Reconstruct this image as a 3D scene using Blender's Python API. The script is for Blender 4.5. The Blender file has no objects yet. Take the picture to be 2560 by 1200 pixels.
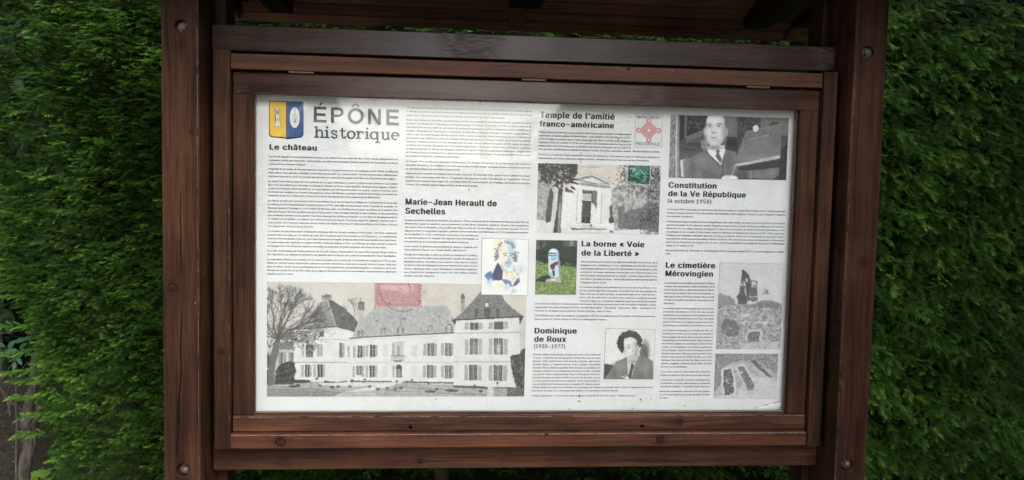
import bpy, bmesh, math, random
import numpy as np
from mathutils import Vector, Matrix

# ------------------------------------------------------------------ camera, sky, sun, exposure
scene = bpy.context.scene
ZB = 1.45                                   # height of the middle of the poster above the ground
CAM = np.array([-0.22939, -2.09474, 0.19265])           # relative to the middle of the poster
CR = np.array([0.99618671, -0.08457569, 0.02142429])
CU = np.array([-0.0156073, 0.06885016, 0.99750492])
CF = np.array([0.08583973, 0.99403552, -0.06726761])
cam_data = bpy.data.cameras.new('camera')
cam_data.sensor_width = 36.0
cam_data.lens = 36.0 * 2050 / 2560
cam_data.clip_start = 0.05
cam_data.clip_end = 300
cam = bpy.data.objects.new('camera', cam_data)
scene.collection.objects.link(cam)
cam.matrix_world = Matrix(((CR[0], CU[0], -CF[0], CAM[0]), (CR[1], CU[1], -CF[1], CAM[1]),
                           (CR[2], CU[2], -CF[2], CAM[2] + ZB), (0, 0, 0, 1)))
scene.camera = cam

SUN_EL, SUN_ROT = math.radians(42), math.radians(152)
world = bpy.data.worlds.new('World')
scene.world = world
world.use_nodes = True
wn = world.node_tree
for n in list(wn.nodes): wn.nodes.remove(n)
sky = wn.nodes.new('ShaderNodeTexSky'); sky.sky_type = 'NISHITA'; sky.sun_disc = False
sky.sun_elevation = SUN_EL; sky.sun_rotation = SUN_ROT
sky.air_density = 1.0; sky.dust_density = 2.5; sky.ozone_density = 1.0
hsv = wn.nodes.new('ShaderNodeHueSaturation'); hsv.inputs['Saturation'].default_value = 0.34
bg = wn.nodes.new('ShaderNodeBackground'); bg.inputs['Strength'].default_value = 0.15
wo = wn.nodes.new('ShaderNodeOutputWorld')
wn.links.new(sky.outputs[0], hsv.inputs['Color']); wn.links.new(hsv.outputs[0], bg.inputs['Color'])
wn.links.new(bg.outputs[0], wo.inputs['Surface'])
sun_data = bpy.data.lights.new('sun', 'SUN'); sun_data.energy = 0.9; sun_data.angle = math.radians(35)
sun_data.color = (1.0, 0.975, 0.94)
sun = bpy.data.objects.new('sun', sun_data); scene.collection.objects.link(sun)
sdir = Vector((math.sin(SUN_ROT) * math.cos(SUN_EL), math.cos(SUN_ROT) * math.cos(SUN_EL), math.sin(SUN_EL)))
sun.rotation_euler = sdir.to_track_quat('Z', 'Y').to_euler()
sun.location = (0, -6, 8)
scene.view_settings.view_transform = 'Standard'
scene.view_settings.look = 'None'
scene.view_settings.gamma = 1.0
scene.view_settings.use_curve_mapping = False
scene.view_settings.exposure = 1.57
scene.cycles.use_denoising = True
scene.cycles.denoising_input_passes = 'RGB_ALBEDO_NORMAL'
scene.cycles.denoising_prefilter = 'NONE'              # keeps the fine print, grain and needles crisp
scene.cycles.use_adaptive_sampling = False
scene.cycles.sample_clamp_indirect = 6.0
scene.cycles.max_bounces = 8

rnd = random.Random(7)
rng = np.random.default_rng(7)

# ------------------------------------------------------------------ helpers
def link(o, parent=None):
    scene.collection.objects.link(o)
    if parent is not None: o.parent = parent
    return o
def tag(o, label=None, cat=None, group=None, kind=None):
    if label: o['label'] = label
    if cat: o['category'] = cat
    if group: o['group'] = group
    if kind: o['kind'] = kind
    return o
def empty(name, loc, label, cat, group=None):
    o = bpy.data.objects.new(name, None); o.empty_display_size = 0.1
    o.location = loc; link(o)
    return tag(o, label, cat, group)
def adopt(o, parent):
    """make o a child of parent without moving it (parents are unrotated and unscaled)"""
    if parent is not None:
        o.parent = parent
        pl = parent.location if parent.type == 'EMPTY' else Vector((0, 0, 0))
        o.matrix_parent_inverse = Matrix.Translation(-pl)
def mesh_obj(name, verts, faces, mat, parent=None, smooth=False):
    me = bpy.data.meshes.new(name)
    me.from_pydata([tuple(v) for v in verts], [], faces)
    if smooth: me.polygons.foreach_set('use_smooth', [True] * len(me.polygons))
    if mat: me.materials.append(mat)
    me.update()
    o = bpy.data.objects.new(name, me); scene.collection.objects.link(o); adopt(o, parent)
    return o
def np_mesh(name, V, F, mat, parent=None, col=None, smooth=False):
    """V (n,3), F (m,4) or (m,3) arrays; col (n,3) linear point colours"""
    me = bpy.data.meshes.new(name)
    k = F.shape[1]
    me.vertices.add(len(V)); me.vertices.foreach_set('co', V.astype(np.float32).ravel())
    me.loops.add(F.size); me.loops.foreach_set('vertex_index', F.astype(np.int32).ravel())
    me.polygons.add(len(F)); me.polygons.foreach_set('loop_start', np.arange(0, F.size, k, dtype=np.int32))
    me.polygons.foreach_set('loop_total', np.full(len(F), k, dtype=np.int32))
    me.update(calc_edges=True)
    if smooth: me.polygons.foreach_set('use_smooth', np.ones(len(F), dtype=bool))
    if col is not None:
        a = me.color_attributes.new('Col', 'FLOAT_COLOR', 'POINT')
        c4 = np.ones((len(V), 4), dtype=np.float32); c4[:, :3] = col
        a.data.foreach_set('color', c4.ravel())
    me.materials.append(mat)
    o = bpy.data.objects.new(name, me); scene.collection.objects.link(o); adopt(o, parent)
    return o
def apply_mods(o):
    dg = bpy.context.evaluated_depsgraph_get()
    me = bpy.data.meshes.new_from_object(o.evaluated_get(dg))
    o.modifiers.clear(); old = o.data; o.data = me; bpy.data.meshes.remove(old)
    return o
def cyl_bm(bm, p, r, y0, y1, n=24, rot=0):
    a = []; b = []
    for i in range(n):
        t = 2 * math.pi * i / n + rot
        a.append(bm.verts.new((p[0] + r * math.cos(t), y0, p[1] + r * math.sin(t))))
        b.append(bm.verts.new((p[0] + r * math.cos(t), y1, p[1] + r * math.sin(t))))
    bm.faces.new(a[::-1]); bm.faces.new(b)
    for i in range(n): bm.faces.new((a[i], a[(i + 1) % n], b[(i + 1) % n], b[i]))
    bmesh.ops.recalc_face_normals(bm, faces=bm.faces)
def board(name, x0, x1, y0, y1, z0, z1, mat, parent, bev=0.0025, holes=(), wob=0.0):
    """a sawn piece of timber; holes = (x, z, radius, depth) drilled into its front"""
    z0 += ZB; z1 += ZB
    bm = bmesh.new()
    bmesh.ops.create_cube(bm, size=1.0)
    for v in bm.verts:
        v.co = Vector(((x0 + x1) / 2 + v.co.x * (x1 - x0), (y0 + y1) / 2 + v.co.y * (y1 - y0), (z0 + z1) / 2 + v.co.z * (z1 - z0)))
    me = bpy.data.meshes.new(name); bm.to_mesh(me); bm.free()
    me.materials.append(mat)
    o = bpy.data.objects.new(name, me); scene.collection.objects.link(o)
    cut = None
    if holes:
        bm = bmesh.new()
        for (hx, hz, r, d) in holes: cyl_bm(bm, (hx, hz + ZB), r, y0 - 0.01, y0 + d, 28)
        cm = bpy.data.meshes.new('cutter'); bm.to_mesh(cm); bm.free()
        cm.materials.append(mat)
        cut = bpy.data.objects.new('cutter', cm); scene.collection.objects.link(cut)
        m = o.modifiers.new('b', 'BOOLEAN'); m.operation = 'DIFFERENCE'; m.object = cut; m.solver = 'EXACT'
    m = o.modifiers.new('v', 'BEVEL'); m.width = bev; m.segments = 2; m.limit_method = 'ANGLE'; m.angle_limit = math.radians(40)
    bpy.context.view_layer.update()
    apply_mods(o)
    if wob:                                             # the timber is not quite true
        for v in o.data.vertices:
            v.co.x += wob * math.sin(v.co.z * 5.1 + x0 * 7); v.co.z += wob * math.sin(v.co.x * 4.3 + z0 * 9)
    if cut:
        cm = cut.data; bpy.data.objects.remove(cut); bpy.data.meshes.remove(cm)
    adopt(o, parent)
    return o

# ------------------------------------------------------------------ materials
class NT:
    def __init__(s, name):
        s.m = bpy.data.materials.new(name); s.m.use_nodes = True; s.t = s.m.node_tree
        s.n = s.t.nodes; s.l = s.t.links
        for x in list(s.n): s.n.remove(x)
        s.out = s.n.new('ShaderNodeOutputMaterial')
    def node(s, typ, ins=None, **kw):
        x = s.n.new(typ)
        for k, v in kw.items(): setattr(x, k, v)
        for k, v in (ins or {}).items(): s.put(x.inputs[k], v)
        return x
    def put(s, sock, v):
        if isinstance(v, bpy.types.NodeSocket): s.l.new(v, sock)
        elif isinstance(v, bpy.types.Node): s.l.new(v.outputs[0], sock)
        elif isinstance(v, (tuple, list)) and len(v) == 3 and sock.type == 'RGBA': sock.default_value = (*v, 1)
        else: sock.default_value = v
    def math(s, op, a, b=0.0, c=None, clamp=False):
        x = s.node('ShaderNodeMath', operation=op, use_clamp=clamp); s.put(x.inputs[0], a); s.put(x.inputs[1], b)
        if c is not None: s.put(x.inputs[2], c)
        return x.outputs[0]
    def mix(s, f, a, b, blend='MIX'):
        x = s.node('ShaderNodeMix', data_type='RGBA', blend_type=blend)
        s.put(x.inputs['Factor'], f); s.put(x.inputs['A'], a); s.put(x.inputs['B'], b)
        return x.outputs['Result']
    def noise(s, vec, scale, detail=4, rough=0.55):
        return s.node('ShaderNodeTexNoise', {'Vector': vec, 'Scale': scale, 'Detail': detail, 'Roughness': rough}).outputs['Fac']
    def ramp(s, v, a, b, c=0.0, d=1.0):
        x = s.node('ShaderNodeMapRange'); s.put(x.inputs[0], v)
        for i, q in enumerate((a, b, c, d)): s.put(x.inputs[1 + i], q)
        return x.outputs[0]
    def bump(s, h, dist, strength=1.0):
        return s.node('ShaderNodeBump', {'Height': h, 'Distance': dist, 'Strength': strength}).outputs[0]
    def done(s, shader):
        s.l.new(shader if isinstance(shader, bpy.types.NodeSocket) else shader.outputs[0], s.out.inputs['Surface']); return s.m

def simple(name, col, rough=0.6, metal=0.0, var=0.25, scale=40.0, bump=0.0, spec=0.3):
    t = NT(name); P = t.node('ShaderNodeTexCoord').outputs['Object']
    n = t.noise(P, scale, 5)
    c = t.mix(n, [x * (1 - var) for x in col], [min(1, x * (1 + var)) for x in col])
    ins = {'Base Color': c, 'Roughness': rough, 'Metallic': metal, 'Specular IOR Level': spec if not metal else 0.5}
    if bump: ins['Normal'] = t.bump(n, bump)
    return t.done(t.node('ShaderNodeBsdfPrincipled', ins))

def wood(name, axis, dark, light, knots=(), ribs=0.0, rough=0.42, grain=1.0, weather=0.0, spec=0.5, bd=0.0006):
    """stained softwood; axis 'x' / 'z' = grain direction; knots = (x, z, r) relative to the poster's middle"""
    t = NT(name); P = t.node('ShaderNodeTexCoord').outputs['Object']
    sp = t.node('ShaderNodeSeparateXYZ', {0: P})
    X, Y, Z = sp.outputs[0], sp.outputs[1], sp.outputs[2]
    ri = t.node('ShaderNodeObjectInfo').outputs['Random']
    along, across = (X, Z) if axis == 'x' else (Z, X)
    kmask = None
    for (kx, kz, kr) in knots:
        ka, kc = (kx, kz + ZB) if axis == 'x' else (kz + ZB, kx)
        da = t.math('SUBTRACT', along, ka); dc = t.math('SUBTRACT', across, kc)
        d2 = t.math('ADD', t.math('POWER', t.math('MULTIPLY', da, 0.35 / kr), 2.0), t.math('POWER', t.math('MULTIPLY', dc, 1 / (kr * 1.6)), 2.0))
        g = t.math('POWER', 2.718, t.math('MULTIPLY', d2, -1.0))
        across = t.math('ADD', across, t.math('MULTIPLY', t.math('MULTIPLY', g, dc), -0.75))
        rr = t.math('SQRT', t.math('ADD', t.math('POWER', t.math('MULTIPLY', da, 0.8), 2.0), t.math('POWER', dc, 2.0)))
        wob = t.math('MULTIPLY', t.math('SUBTRACT', t.noise(P, 60, 2), 0.5), kr * 0.9)
        rw = t.math('ADD', rr, t.math('MULTIPLY', wob, 0.45))
        k = t.ramp(rw, kr * 0.82, kr * 1.02, 1.0, 0.0)
        rim = t.math('MULTIPLY', t.ramp(rw, kr * 0.70, kr * 0.92), k)
        ring = t.math('ADD', t.math('MULTIPLY', t.math('SINE', t.math('MULTIPLY', rw, 9.0 / kr)), 0.18), 0.45)
        halo = t.ramp(rw, kr * 1.0, kr * 2.4, 0.35, 0.0)
        k2 = t.math('MAXIMUM', t.math('MULTIPLY', k, t.math('MAXIMUM', ring, t.math('MULTIPLY', rim, 0.95))), halo)
        kmask = k2 if kmask is None else t.math('MAXIMUM', kmask, k2)
    off = t.math('MULTIPLY', ri, 13.0)
    warp = t.math('MULTIPLY', t.math('SUBTRACT', t.noise(P, 3.0, 2), 0.5), 0.03)
    ac = t.math('ADD', across, warp)
    v1 = t.node('ShaderNodeCombineXYZ', {0: t.math('ADD', t.math('MULTIPLY', along, 1.6), off), 1: t.math('MULTIPLY', ac, 60.0 * grain), 2: t.math('MULTIPLY', Y, 50.0)}).outputs[0]
    v2 = t.node('ShaderNodeCombineXYZ', {0: t.math('ADD', t.math('MULTIPLY', along, 9.0), off), 1: t.math('MULTIPLY', ac, 420.0 * grain), 2: t.math('MULTIPLY', Y, 300.0)}).outputs[0]
    n1 = t.noise(v1, 1.0, 4, 0.6); n2 = t.noise(v2, 1.0, 5, 0.65)
    n3 = t.noise(P, 5.0, 3)
    g = t.math('ADD', t.math('MULTIPLY', t.ramp(n1, 0.36, 0.64), 0.5), t.math('MULTIPLY', t.ramp(n2, 0.38, 0.62), 0.5))
    c = t.mix(g, dark, light)
    c = t.mix(t.ramp(n3, 0.35, 0.7), t.mix(1.0, c, (0.60, 0.60, 0.66), 'MULTIPLY'), c)
    v3 = t.node('ShaderNodeCombineXYZ', {0: t.math('ADD', t.math('MULTIPLY', along, 2.2), off), 1: t.math('MULTIPLY', across, 16.0), 2: off}).outputs[0]
    c = t.mix(t.ramp(t.noise(v3, 1.0, 3), 0.46, 0.66, 0.0, 0.8), c, t.mix(1.0, c, (0.48, 0.50, 0.55), 'MULTIPLY'))
    fine = t.noise(t.node('ShaderNodeCombineXYZ', {0: t.math('MULTIPLY', along, 5.0), 1: t.math('MULTIPLY', ac, 900.0), 2: off}).outputs[0], 1.0, 2)
    c = t.mix(t.ramp(fine, 0.57, 0.70, 0.0, 0.62), c, (0.006, 0.004, 0.003))
    c = t.mix(t.math('MULTIPLY', ri, 0.35), c, t.mix(1.0, c, (0.72, 0.7, 0.68), 'MULTIPLY'))
    if weather:
        w = t.math('MULTIPLY', t.ramp(t.noise(v2, 0.35, 4, 0.7), 0.52, 0.66), t.ramp(t.noise(P, 4.0, 3), 0.45, 0.62))
        c = t.mix(t.math('MULTIPLY', w, weather), c, (0.014, 0.010, 0.008))
        w2 = t.math('MULTIPLY', t.ramp(n2, 0.70, 0.76), t.ramp(t.noise(P, 6.0, 3), 0.5, 0.62))
        c = t.mix(t.math('MULTIPLY', w2, weather), c, (0.26, 0.19, 0.14))
    hsum = t.math('ADD', t.math('MULTIPLY', n2, 0.7), t.math('MULTIPLY', n1, 0.5))
    if kmask is not None:
        c = t.mix(kmask, c, (0.012, 0.007, 0.005))
        hsum = t.math('ADD', hsum, t.math('MULTIPLY', kmask, -0.6))
    if ribs:                                             # planer chatter across the grain
        s = t.math('SINE', t.math('MULTIPLY', X, 2 * math.pi / 0.0039))
        zone = t.ramp(t.noise(t.node('ShaderNodeCombineXYZ', {0: t.math('MULTIPLY', X, 3.0), 1: t.math('MULTIPLY', Z, 3.0), 2: off}).outputs[0], 1.0, 2), 0.42, 0.56)
        rb = t.math('MULTIPLY', t.math('MULTIPLY', s, zone), ribs)
        brk = t.ramp(t.noise(t.node('ShaderNodeCombineXYZ', {0: t.math('MULTIPLY', X, 30.0), 1: t.math('MULTIPLY', Z, 260.0), 2: 0.0}).outputs[0], 1.0, 3), 0.35, 0.6)
        hsum = t.math('ADD', hsum, t.math('MULTIPLY', rb, brk))
        c = t.mix(t.math('MULTIPLY', t.math('MULTIPLY', t.math('ADD', t.math('MULTIPLY', s, 0.5), 0.5), zone), 0.45 * ribs, clamp=True), c, t.mix(1.0, c, (0.4, 0.4, 0.42), 'MULTIPLY'))
    rg = t.math('ADD', t.math('MULTIPLY', n3, 0.18), t.math('ADD', t.math('MULTIPLY', n2, 0.16), rough - 0.17))
    return t.done(t.node('ShaderNodeBsdfPrincipled', {'Base Color': c, 'Roughness': rg, 'IOR': 1.5, 'Specular IOR Level': spec,
                  'Normal': t.bump(hsum, bd, 0.9)}))

def colmat(name, rough=0.6, trans=0.0, grain=0.0, spec=0.35):
    """material that takes its colour from the mesh's own colour attribute"""
    t = NT(name); a = t.node('ShaderNodeAttribute', attribute_name='Col')
    c = a.outputs['Color']
    if grain:
        P = t.node('ShaderNodeTexCoord').outputs['Object']
        c = t.mix(grain, c, t.mix(t.noise(P, 700, 3), (0.2, 0.2, 0.2), (1, 1, 1)), 'MULTIPLY')
    b = t.node('ShaderNodeBsdfPrincipled', {'Base Color': c, 'Roughness': rough, 'Specular IOR Level': spec})
    if trans:
        tr = t.node('ShaderNodeBsdfTranslucent', {'Color': t.mix(1.0, c, (1.25, 1.3, 0.7), 'MULTIPLY')})
        b = t.node('ShaderNodeMixShader', {0: trans, 1: b.outputs[0], 2: tr.outputs[0]})
    return t.done(b)
# ------------------------------------------------------------------ ground
t = NT('gravel_earth'); Pg = t.node('ShaderNodeTexCoord').outputs['Object']
vo = t.node('ShaderNodeTexVoronoi', {'Vector': Pg, 'Scale': 60.0})
cg = t.mix(t.ramp(vo.outputs['Distance'], 0.1, 0.5), (0.46, 0.44, 0.40), (0.26, 0.245, 0.21))
cg = t.mix(t.noise(Pg, 2.0, 5), cg, (0.32, 0.30, 0.26))
m_ground = t.done(t.node('ShaderNodeBsdfPrincipled', {'Base Color': cg, 'Roughness': 0.9, 'Normal': t.bump(vo.outputs['Distance'], 0.008)}))
N = 40
gx = np.concatenate([np.linspace(-120, -6, 12), np.linspace(-5, 5, 40), np.linspace(6, 120, 12)])
gy = np.concatenate([np.linspace(-120, -6, 12), np.linspace(-5, 5, 40), np.linspace(6, 120, 12)])
GX, GY = np.meshgrid(gx, gy)
GZ = 0.012 * np.sin(GX * 2.1) * np.cos(GY * 1.7) * (np.abs(GX) < 6) + 0.01 * np.sin(GX * 5.3 + GY * 3.1) * (np.abs(GX) < 6)
nn = len(gx); idx = np.arange(nn * nn).reshape(nn, nn)
F = np.stack([idx[:-1, :-1], idx[:-1, 1:], idx[1:, 1:], idx[1:, :-1]], -1).reshape(-1, 4)
g = np_mesh('ground', np.stack([GX, GY, GZ], -1).reshape(-1, 3), F, m_ground, smooth=True)
tag(g, kind='structure')

# ------------------------------------------------------------------ the wooden notice board
D1, L1 = (0.0195, 0.0087, 0.0053), (0.088, 0.0395, 0.0220)
w_post = wood('stained_post_timber', 'z', D1, L1, knots=[(-0.866, -0.068, 0.010), (0.8445, 0.015, 0.0075), (-0.82, 0.30, 0.0045)], rough=0.42, spec=0.07)
w_postb = wood('shaded_post_timber', 'z', D1, L1, rough=0.5, spec=0.12)
w_v = wood('stained_upright_timber', 'z', (0.0200, 0.0094, 0.0056), (0.088, 0.0410, 0.0225), rough=0.42, knots=[(-0.7655, -0.232, 0.0068)], spec=0.08)
w_beam = wood('machined_beam_timber', 'x', D1, (0.100, 0.043, 0.027), ribs=0.7, rough=0.22, bd=0.00022, spec=0.36)
w_beamb = wood('lower_beam_timber', 'x', (0.032, 0.0142, 0.0085), (0.135, 0.060, 0.034), rough=0.4, spec=0.1, knots=[(-0.62, -0.525, 0.011), (-0.276, -0.528, 0.007)])
w_door = wood('stained_door_timber', 'x', (0.022, 0.0094, 0.0058), (0.095, 0.042, 0.024), ribs=0.4, rough=0.18, bd=0.00022, weather=0.0, spec=0.42)
w_doorb = wood('weathered_door_timber', 'x', (0.034, 0.0145, 0.0080), (0.155, 0.064, 0.034), rough=0.46, weather=0.9, spec=0.15, knots=[(0.39, -0.415, 0.012)])
w_bat = wood('warm_batten_timber', 'x', (0.038, 0.0148, 0.008), (0.150, 0.054, 0.026), rough=0.40, spec=0.2,
             knots=[(-0.622, -0.459, 0.0125), (0.345, -0.459, 0.0105), (0.232, 0.489, 0.004)])
w_roof = wood('roof_board_timber', 'x', (0.09, 0.045, 0.028), (0.27, 0.135, 0.082), rough=0.55, spec=0.15,
              knots=[(-0.35, 0.70, 0.010), (0.08, 0.70, 0.009), (0.42, 0.69, 0.012), (-0.62, 0.72, 0.01)])
w_arm = wood('dark_arm_timber', 'z', (0.014, 0.009, 0.006), (0.04, 0.024, 0.016), rough=0.55, spec=0.1)
m_steel = simple('galvanised_steel', (0.11, 0.10, 0.09), 0.5, 0.8, 0.3, 90, 0.0004)
m_rust = simple('rusted_bolt_steel', (0.16, 0.085, 0.045), 0.6, 0.4, 0.4, 150, 0.0005)
m_brass = simple('brass_hinge', (0.15, 0.115, 0.07), 0.55, 0.5, 0.35, 120, 0.0003)
m_crack = simple('dark_wood_crack', (0.004, 0.003, 0.002), 0.9, spec=0.0)

nb = empty('notice_board', (0, 0, 0), 'dark brown stained timber notice board with glazed door and small pitched roof', 'notice board')
FY = -0.095
for s in (-1, 1):
    bx = -0.842 if s < 0 else 0.8295
    x0, x1 = (-0.8865, -0.8005) if s < 0 else (0.793, 0.8785)
    board('post', x0, x1, FY, 0.044, -ZB - 0.02, 0.86, w_post, nb, 0.004,
          holes=[(bx, 0.5435, 0.0145, 0.016), (bx, -0.514, 0.0155, 0.018)], wob=0.0012)
    xi = s * 0.775; xo = s * 0.865
    board('post', min(xi, xo), max(xi, xo), 0.047, 0.137, -ZB - 0.02, 0.84, w_postb, nb, 0.003)
    for bz, r in ((0.5435, 0.0145), (-0.514, 0.0155)):
        z = bz + ZB
        bm = bmesh.new(); cyl_bm(bm, (bx + 0.002, z), r * 0.86, FY + 0.0125, FY + 0.0165, 28)
        me = bpy.data.meshes.new('bolt'); bm.to_mesh(me); bm.free(); me.materials.append(m_steel)
        bo = bpy.data.objects.new('bolt', me); scene.collection.objects.link(bo); adopt(bo, nb)
        bm = bmesh.new(); cyl_bm(bm, (bx + 0.002, z), r * 0.62, FY + 0.005, FY + 0.0125, 6, 0.3)
        bmesh.ops.bevel(bm, geom=list(bm.edges), offset=0.0006, segments=1, affect='EDGES')
        me = bpy.data.meshes.new('nut'); bm.to_mesh(me); bm.free(); me.materials.append(m_steel)
        nt = bpy.data.objects.new('nut', me); scene.collection.objects.link(nt); adopt(nt, bo)
        bm = bmesh.new(); bmesh.ops.create_uvsphere(bm, u_segments=18, v_segments=10, radius=r * 0.40)
        for v in bm.verts: v.co = Vector((bx + 0.002 + v.co.x, FY + 0.0055 + v.co.y * 0.8, z + v.co.z))
        me = bpy.data.meshes.new('bolt_end'); bm.to_mesh(me); bm.free(); me.materials.append(m_rust if s < 0 else m_steel)
        me.polygons.foreach_set('use_smooth', [True] * len(me.polygons))
        be = bpy.data.objects.new('bolt_end', me); scene.collection.objects.link(be); adopt(be, bo)
board('crossbeam', -0.798, 0.791, 0.0, 0.045, 0.507, 0.570, w_beam, nb, 0.002)
board('crossbeam', -0.798, 0.791, 0.0, 0.045, -0.5477, -0.480, w_beamb, nb, 0.003)
# case battens standing proud of the beams
board('case_batten', -0.7835, -0.7435, -0.045, -0.001, -0.4795, 0.502, w_v, nb, 0.002)
board('case_batten', 0.7415, 0.7785, -0.045, -0.001, -0.4815, 0.4985, w_v, nb, 0.002)
board('case_batten', -0.7425, 0.7395, -0.043, -0.001, 0.4575, 0.4945, w_bat, nb, 0.0022)
board('case_batten', -0.7445, 0.7385, -0.047, -0.001, -0.4775, -0.4400, w_bat, nb, 0.003)
# glazed door
board('door_rail', -0.7405, 0.7395, -0.030, -0.004, 0.400, 0.4525, w_door, nb, 0.0025)
board('door_rail', -0.7410, 0.7385, -0.031, -0.004, -0.4378, -0.3975, w_doorb, nb, 0.003,
      holes=[(-0.3004, -0.4295, 0.0052, 0.02), (0.2998, -0.4285, 0.0052, 0.02)])
board('door_stile', -0.7405, -0.6925, -0.030, -0.004, -0.3965, 0.3993, w_v, nb, 0.002)
board('door_stile', 0.6890, 0.7390, -0.030, -0.004, -0.3965, 0.3993, w_v, nb, 0.002)
w_bead = wood('pale_glazing_bead', 'x', (0.10, 0.065, 0.04), (0.24, 0.17, 0.11), rough=0.55)
w_beadv = wood('brown_glazing_bead', 'z', (0.03, 0.014, 0.009), (0.10, 0.05, 0.03), rough=0.5)
board('glazing_bead', -0.6925, 0.689, -0.0135, -0.0045, -0.3965, -0.3925, w_bead, nb, 0.0008)
board('glazing_bead', 0.6845, 0.6888, -0.0175, -0.0045, -0.3920, 0.3985, w_beadv, nb, 0.0008)
board('glazing_bead', -0.6923, -0.6895, -0.0175, -0.0045, -0.3920, 0.3985, w_beadv, nb, 0.0008)
board('back_panel', -0.742, 0.738, 0.0035, 0.0125, -0.4395, 0.4570, w_postb, nb, 0.001)
# split along the left post
def crack(pts, w, y, parent, name='crack'):
    V = []; F = []
    for i, (x, z) in enumerate(pts):
        ww = w * math.sin(math.pi * (i + 0.15) / (len(pts) - 0.7)) ** 0.6 if 0 < i < len(pts) - 1 else w * 0.08
        V += [(x - ww / 2, y, z + ZB), (x + ww / 2, y, z + ZB)]
    for i in range(len(pts) - 1): F.append((2 * i, 2 * i + 1, 2 * i + 3, 2 * i + 2))
    return mesh_obj(name, V, F, m_crack, parent)
crack([(-0.8445 + 0.0012 * math.sin(i * 0.9) - 0.00004 * i * i, -0.10 - i * 0.0205) for i in range(20)], 0.0026, FY - 0.0005, nb)
crack([(-0.845 + 0.0010 * math.sin(i * 1.3), 0.16 - i * 0.0155) for i in range(14)], 0.0022, FY - 0.0005, nb)
crack([(-0.846 + 0.0010 * math.sin(i * .9), -0.47 - i * 0.008) for i in range(4)], 0.0014, FY - 0.0005, nb)
m_knot = simple('dark_knot_wood', (0.026, 0.013, 0.009), .7, 0, .6, 300, spec=0.1); m_knotr = simple('black_knot_rim', (0.004, 0.003, 0.002), .9, spec=0.0)
def knot(x, z, r, y, seed):
    q = random.Random(seed); n = 18; V = []; w = [1 + q.uniform(-.10, .10) for _ in range(n)]
    for k, (rr, dy) in enumerate(((1.0, 0.0), (0.84, 0.0), (0.80, 0.0), (0.35, 0.0))):
        for i in range(n): th = 2 * math.pi * i / n; V.append((x + r * rr * w[i] * math.cos(th), y - .0004, z + ZB + r * .9 * rr * w[i] * math.sin(th)))
    ring = [(i, (i + 1) % n, n + (i + 1) % n, n + i) for i in range(n)]
    mesh_obj('knot_rim', V[:2 * n], ring, m_knotr, nb)
    mesh_obj('knot', V[2 * n:3 * n], [tuple(range(n))], m_knot, nb)
    for k in range(3):
        a = q.uniform(0, 6.28); crack([(x + r * .7 * t_ * math.cos(a) + q.uniform(-.1, .1) * r, z + r * .7 * t_ * math.sin(a)) for t_ in (0, .4, .7, 1.0)], r * .16, y - .0006, nb, 'knot_split')
for i_, (x_, z_, r_, y_) in enumerate(((-0.8655, -0.068, 0.0105, FY), (-0.7655, -0.232, 0.0068, -0.045), (-0.622, -0.4590, 0.0125, -0.047), (0.345, -0.4590, 0.0105, -0.047), (-0.276, -0.528, 0.0070, 0.0), (0.046, -0.4445, 0.0042, -0.047), (0.8445, 0.015, 0.0075, FY), (0.232, 0.489, 0.0042, -0.043), (-0.82, 0.30, 0.0045, FY), (0.40, -0.4175, 0.0085, -0.031))): knot(x_, z_, r_, y_, i_)
crack([(-0.843 + 0.0006 * math.sin(i * 1.7), 0.522 - i * 0.010) for i in range(5)], 0.0010, FY - 0.0005, nb)
rk = random.Random(5)
for k in range(16):
    sd = rk.choice((-1, 1)); x = sd * 0.842 + rk.uniform(-.03, .03) - (0.006 if sd > 0 else 0); z = rk.uniform(-.6, .5); n = rk.choice((5, 6, 8))
    if abs(z - .54) < .03 or abs(z + .51) < .05: continue
    crack([(x + .0006 * math.sin(i * 1.9 + k), z - i * rk.uniform(.006, .012)) for i in range(n)], rk.uniform(.0004, .0008), FY - 0.0005, nb)
m_scuff = simple('bare_wood_scuff', (0.16, 0.095, 0.055), 0.8)
m_worn = simple('worn_pale_edge', (0.15, 0.085, 0.05), 0.75, 0, .5, 60); m_skylit = simple('skylit_grey_edge', (0.26, 0.21, 0.17), 0.7, 0, .4, 60)
def worn_lit(x0, z0, x1, z1, w, y, mat, keep=0.6, step=0.018):
    """a pale arris in broken slivers"""
    L_ = math.hypot(x1 - x0, z1 - z0); n = int(L_ / step); V = []; F = []
    for i in range(n):
        if rk.random() > keep: continue
        a = i / n; b = min(1, (i + rk.uniform(.8, 1.02)) / n); ww = w * rk.uniform(.4, 1.0)
        px_, pz_ = ((0, ww) if abs(x1 - x0) > abs(z1 - z0) else (ww, 0)); k = len(V)
        A = (x0 + (x1 - x0) * a, z0 + (z1 - z0) * a); B = (x0 + (x1 - x0) * b, z0 + (z1 - z0) * b)
        V += [(A[0], y, A[1] + ZB), (B[0], y, B[1] + ZB), (B[0] + px_, y, B[1] + pz_ + ZB), (A[0] + px_, y, A[1] + pz_ + ZB)]; F.append((k, k + 1, k + 2, k + 3))
    o = mesh_obj('worn_lit_edge', V, F, mat, nb); o['kind'] = 'stuff'; return o
worn_lit(-0.8058, -0.70, -0.8058, 0.78, 0.0011, FY - .0003, m_worn, .75); worn_lit(0.7975, -0.70, 0.7975, 0.78, 0.0011, FY - .0003, m_worn, .7)
worn_lit(-0.740, -0.4436, 0.736, -0.4436, 0.0011, -0.0473, m_skylit, .93); worn_lit(-0.738, -0.4015, 0.736, -0.4015, 0.0010, -0.0313, m_skylit, .9)  # sky light on the lower batten and door rail tops, painted as pale slivers
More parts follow.
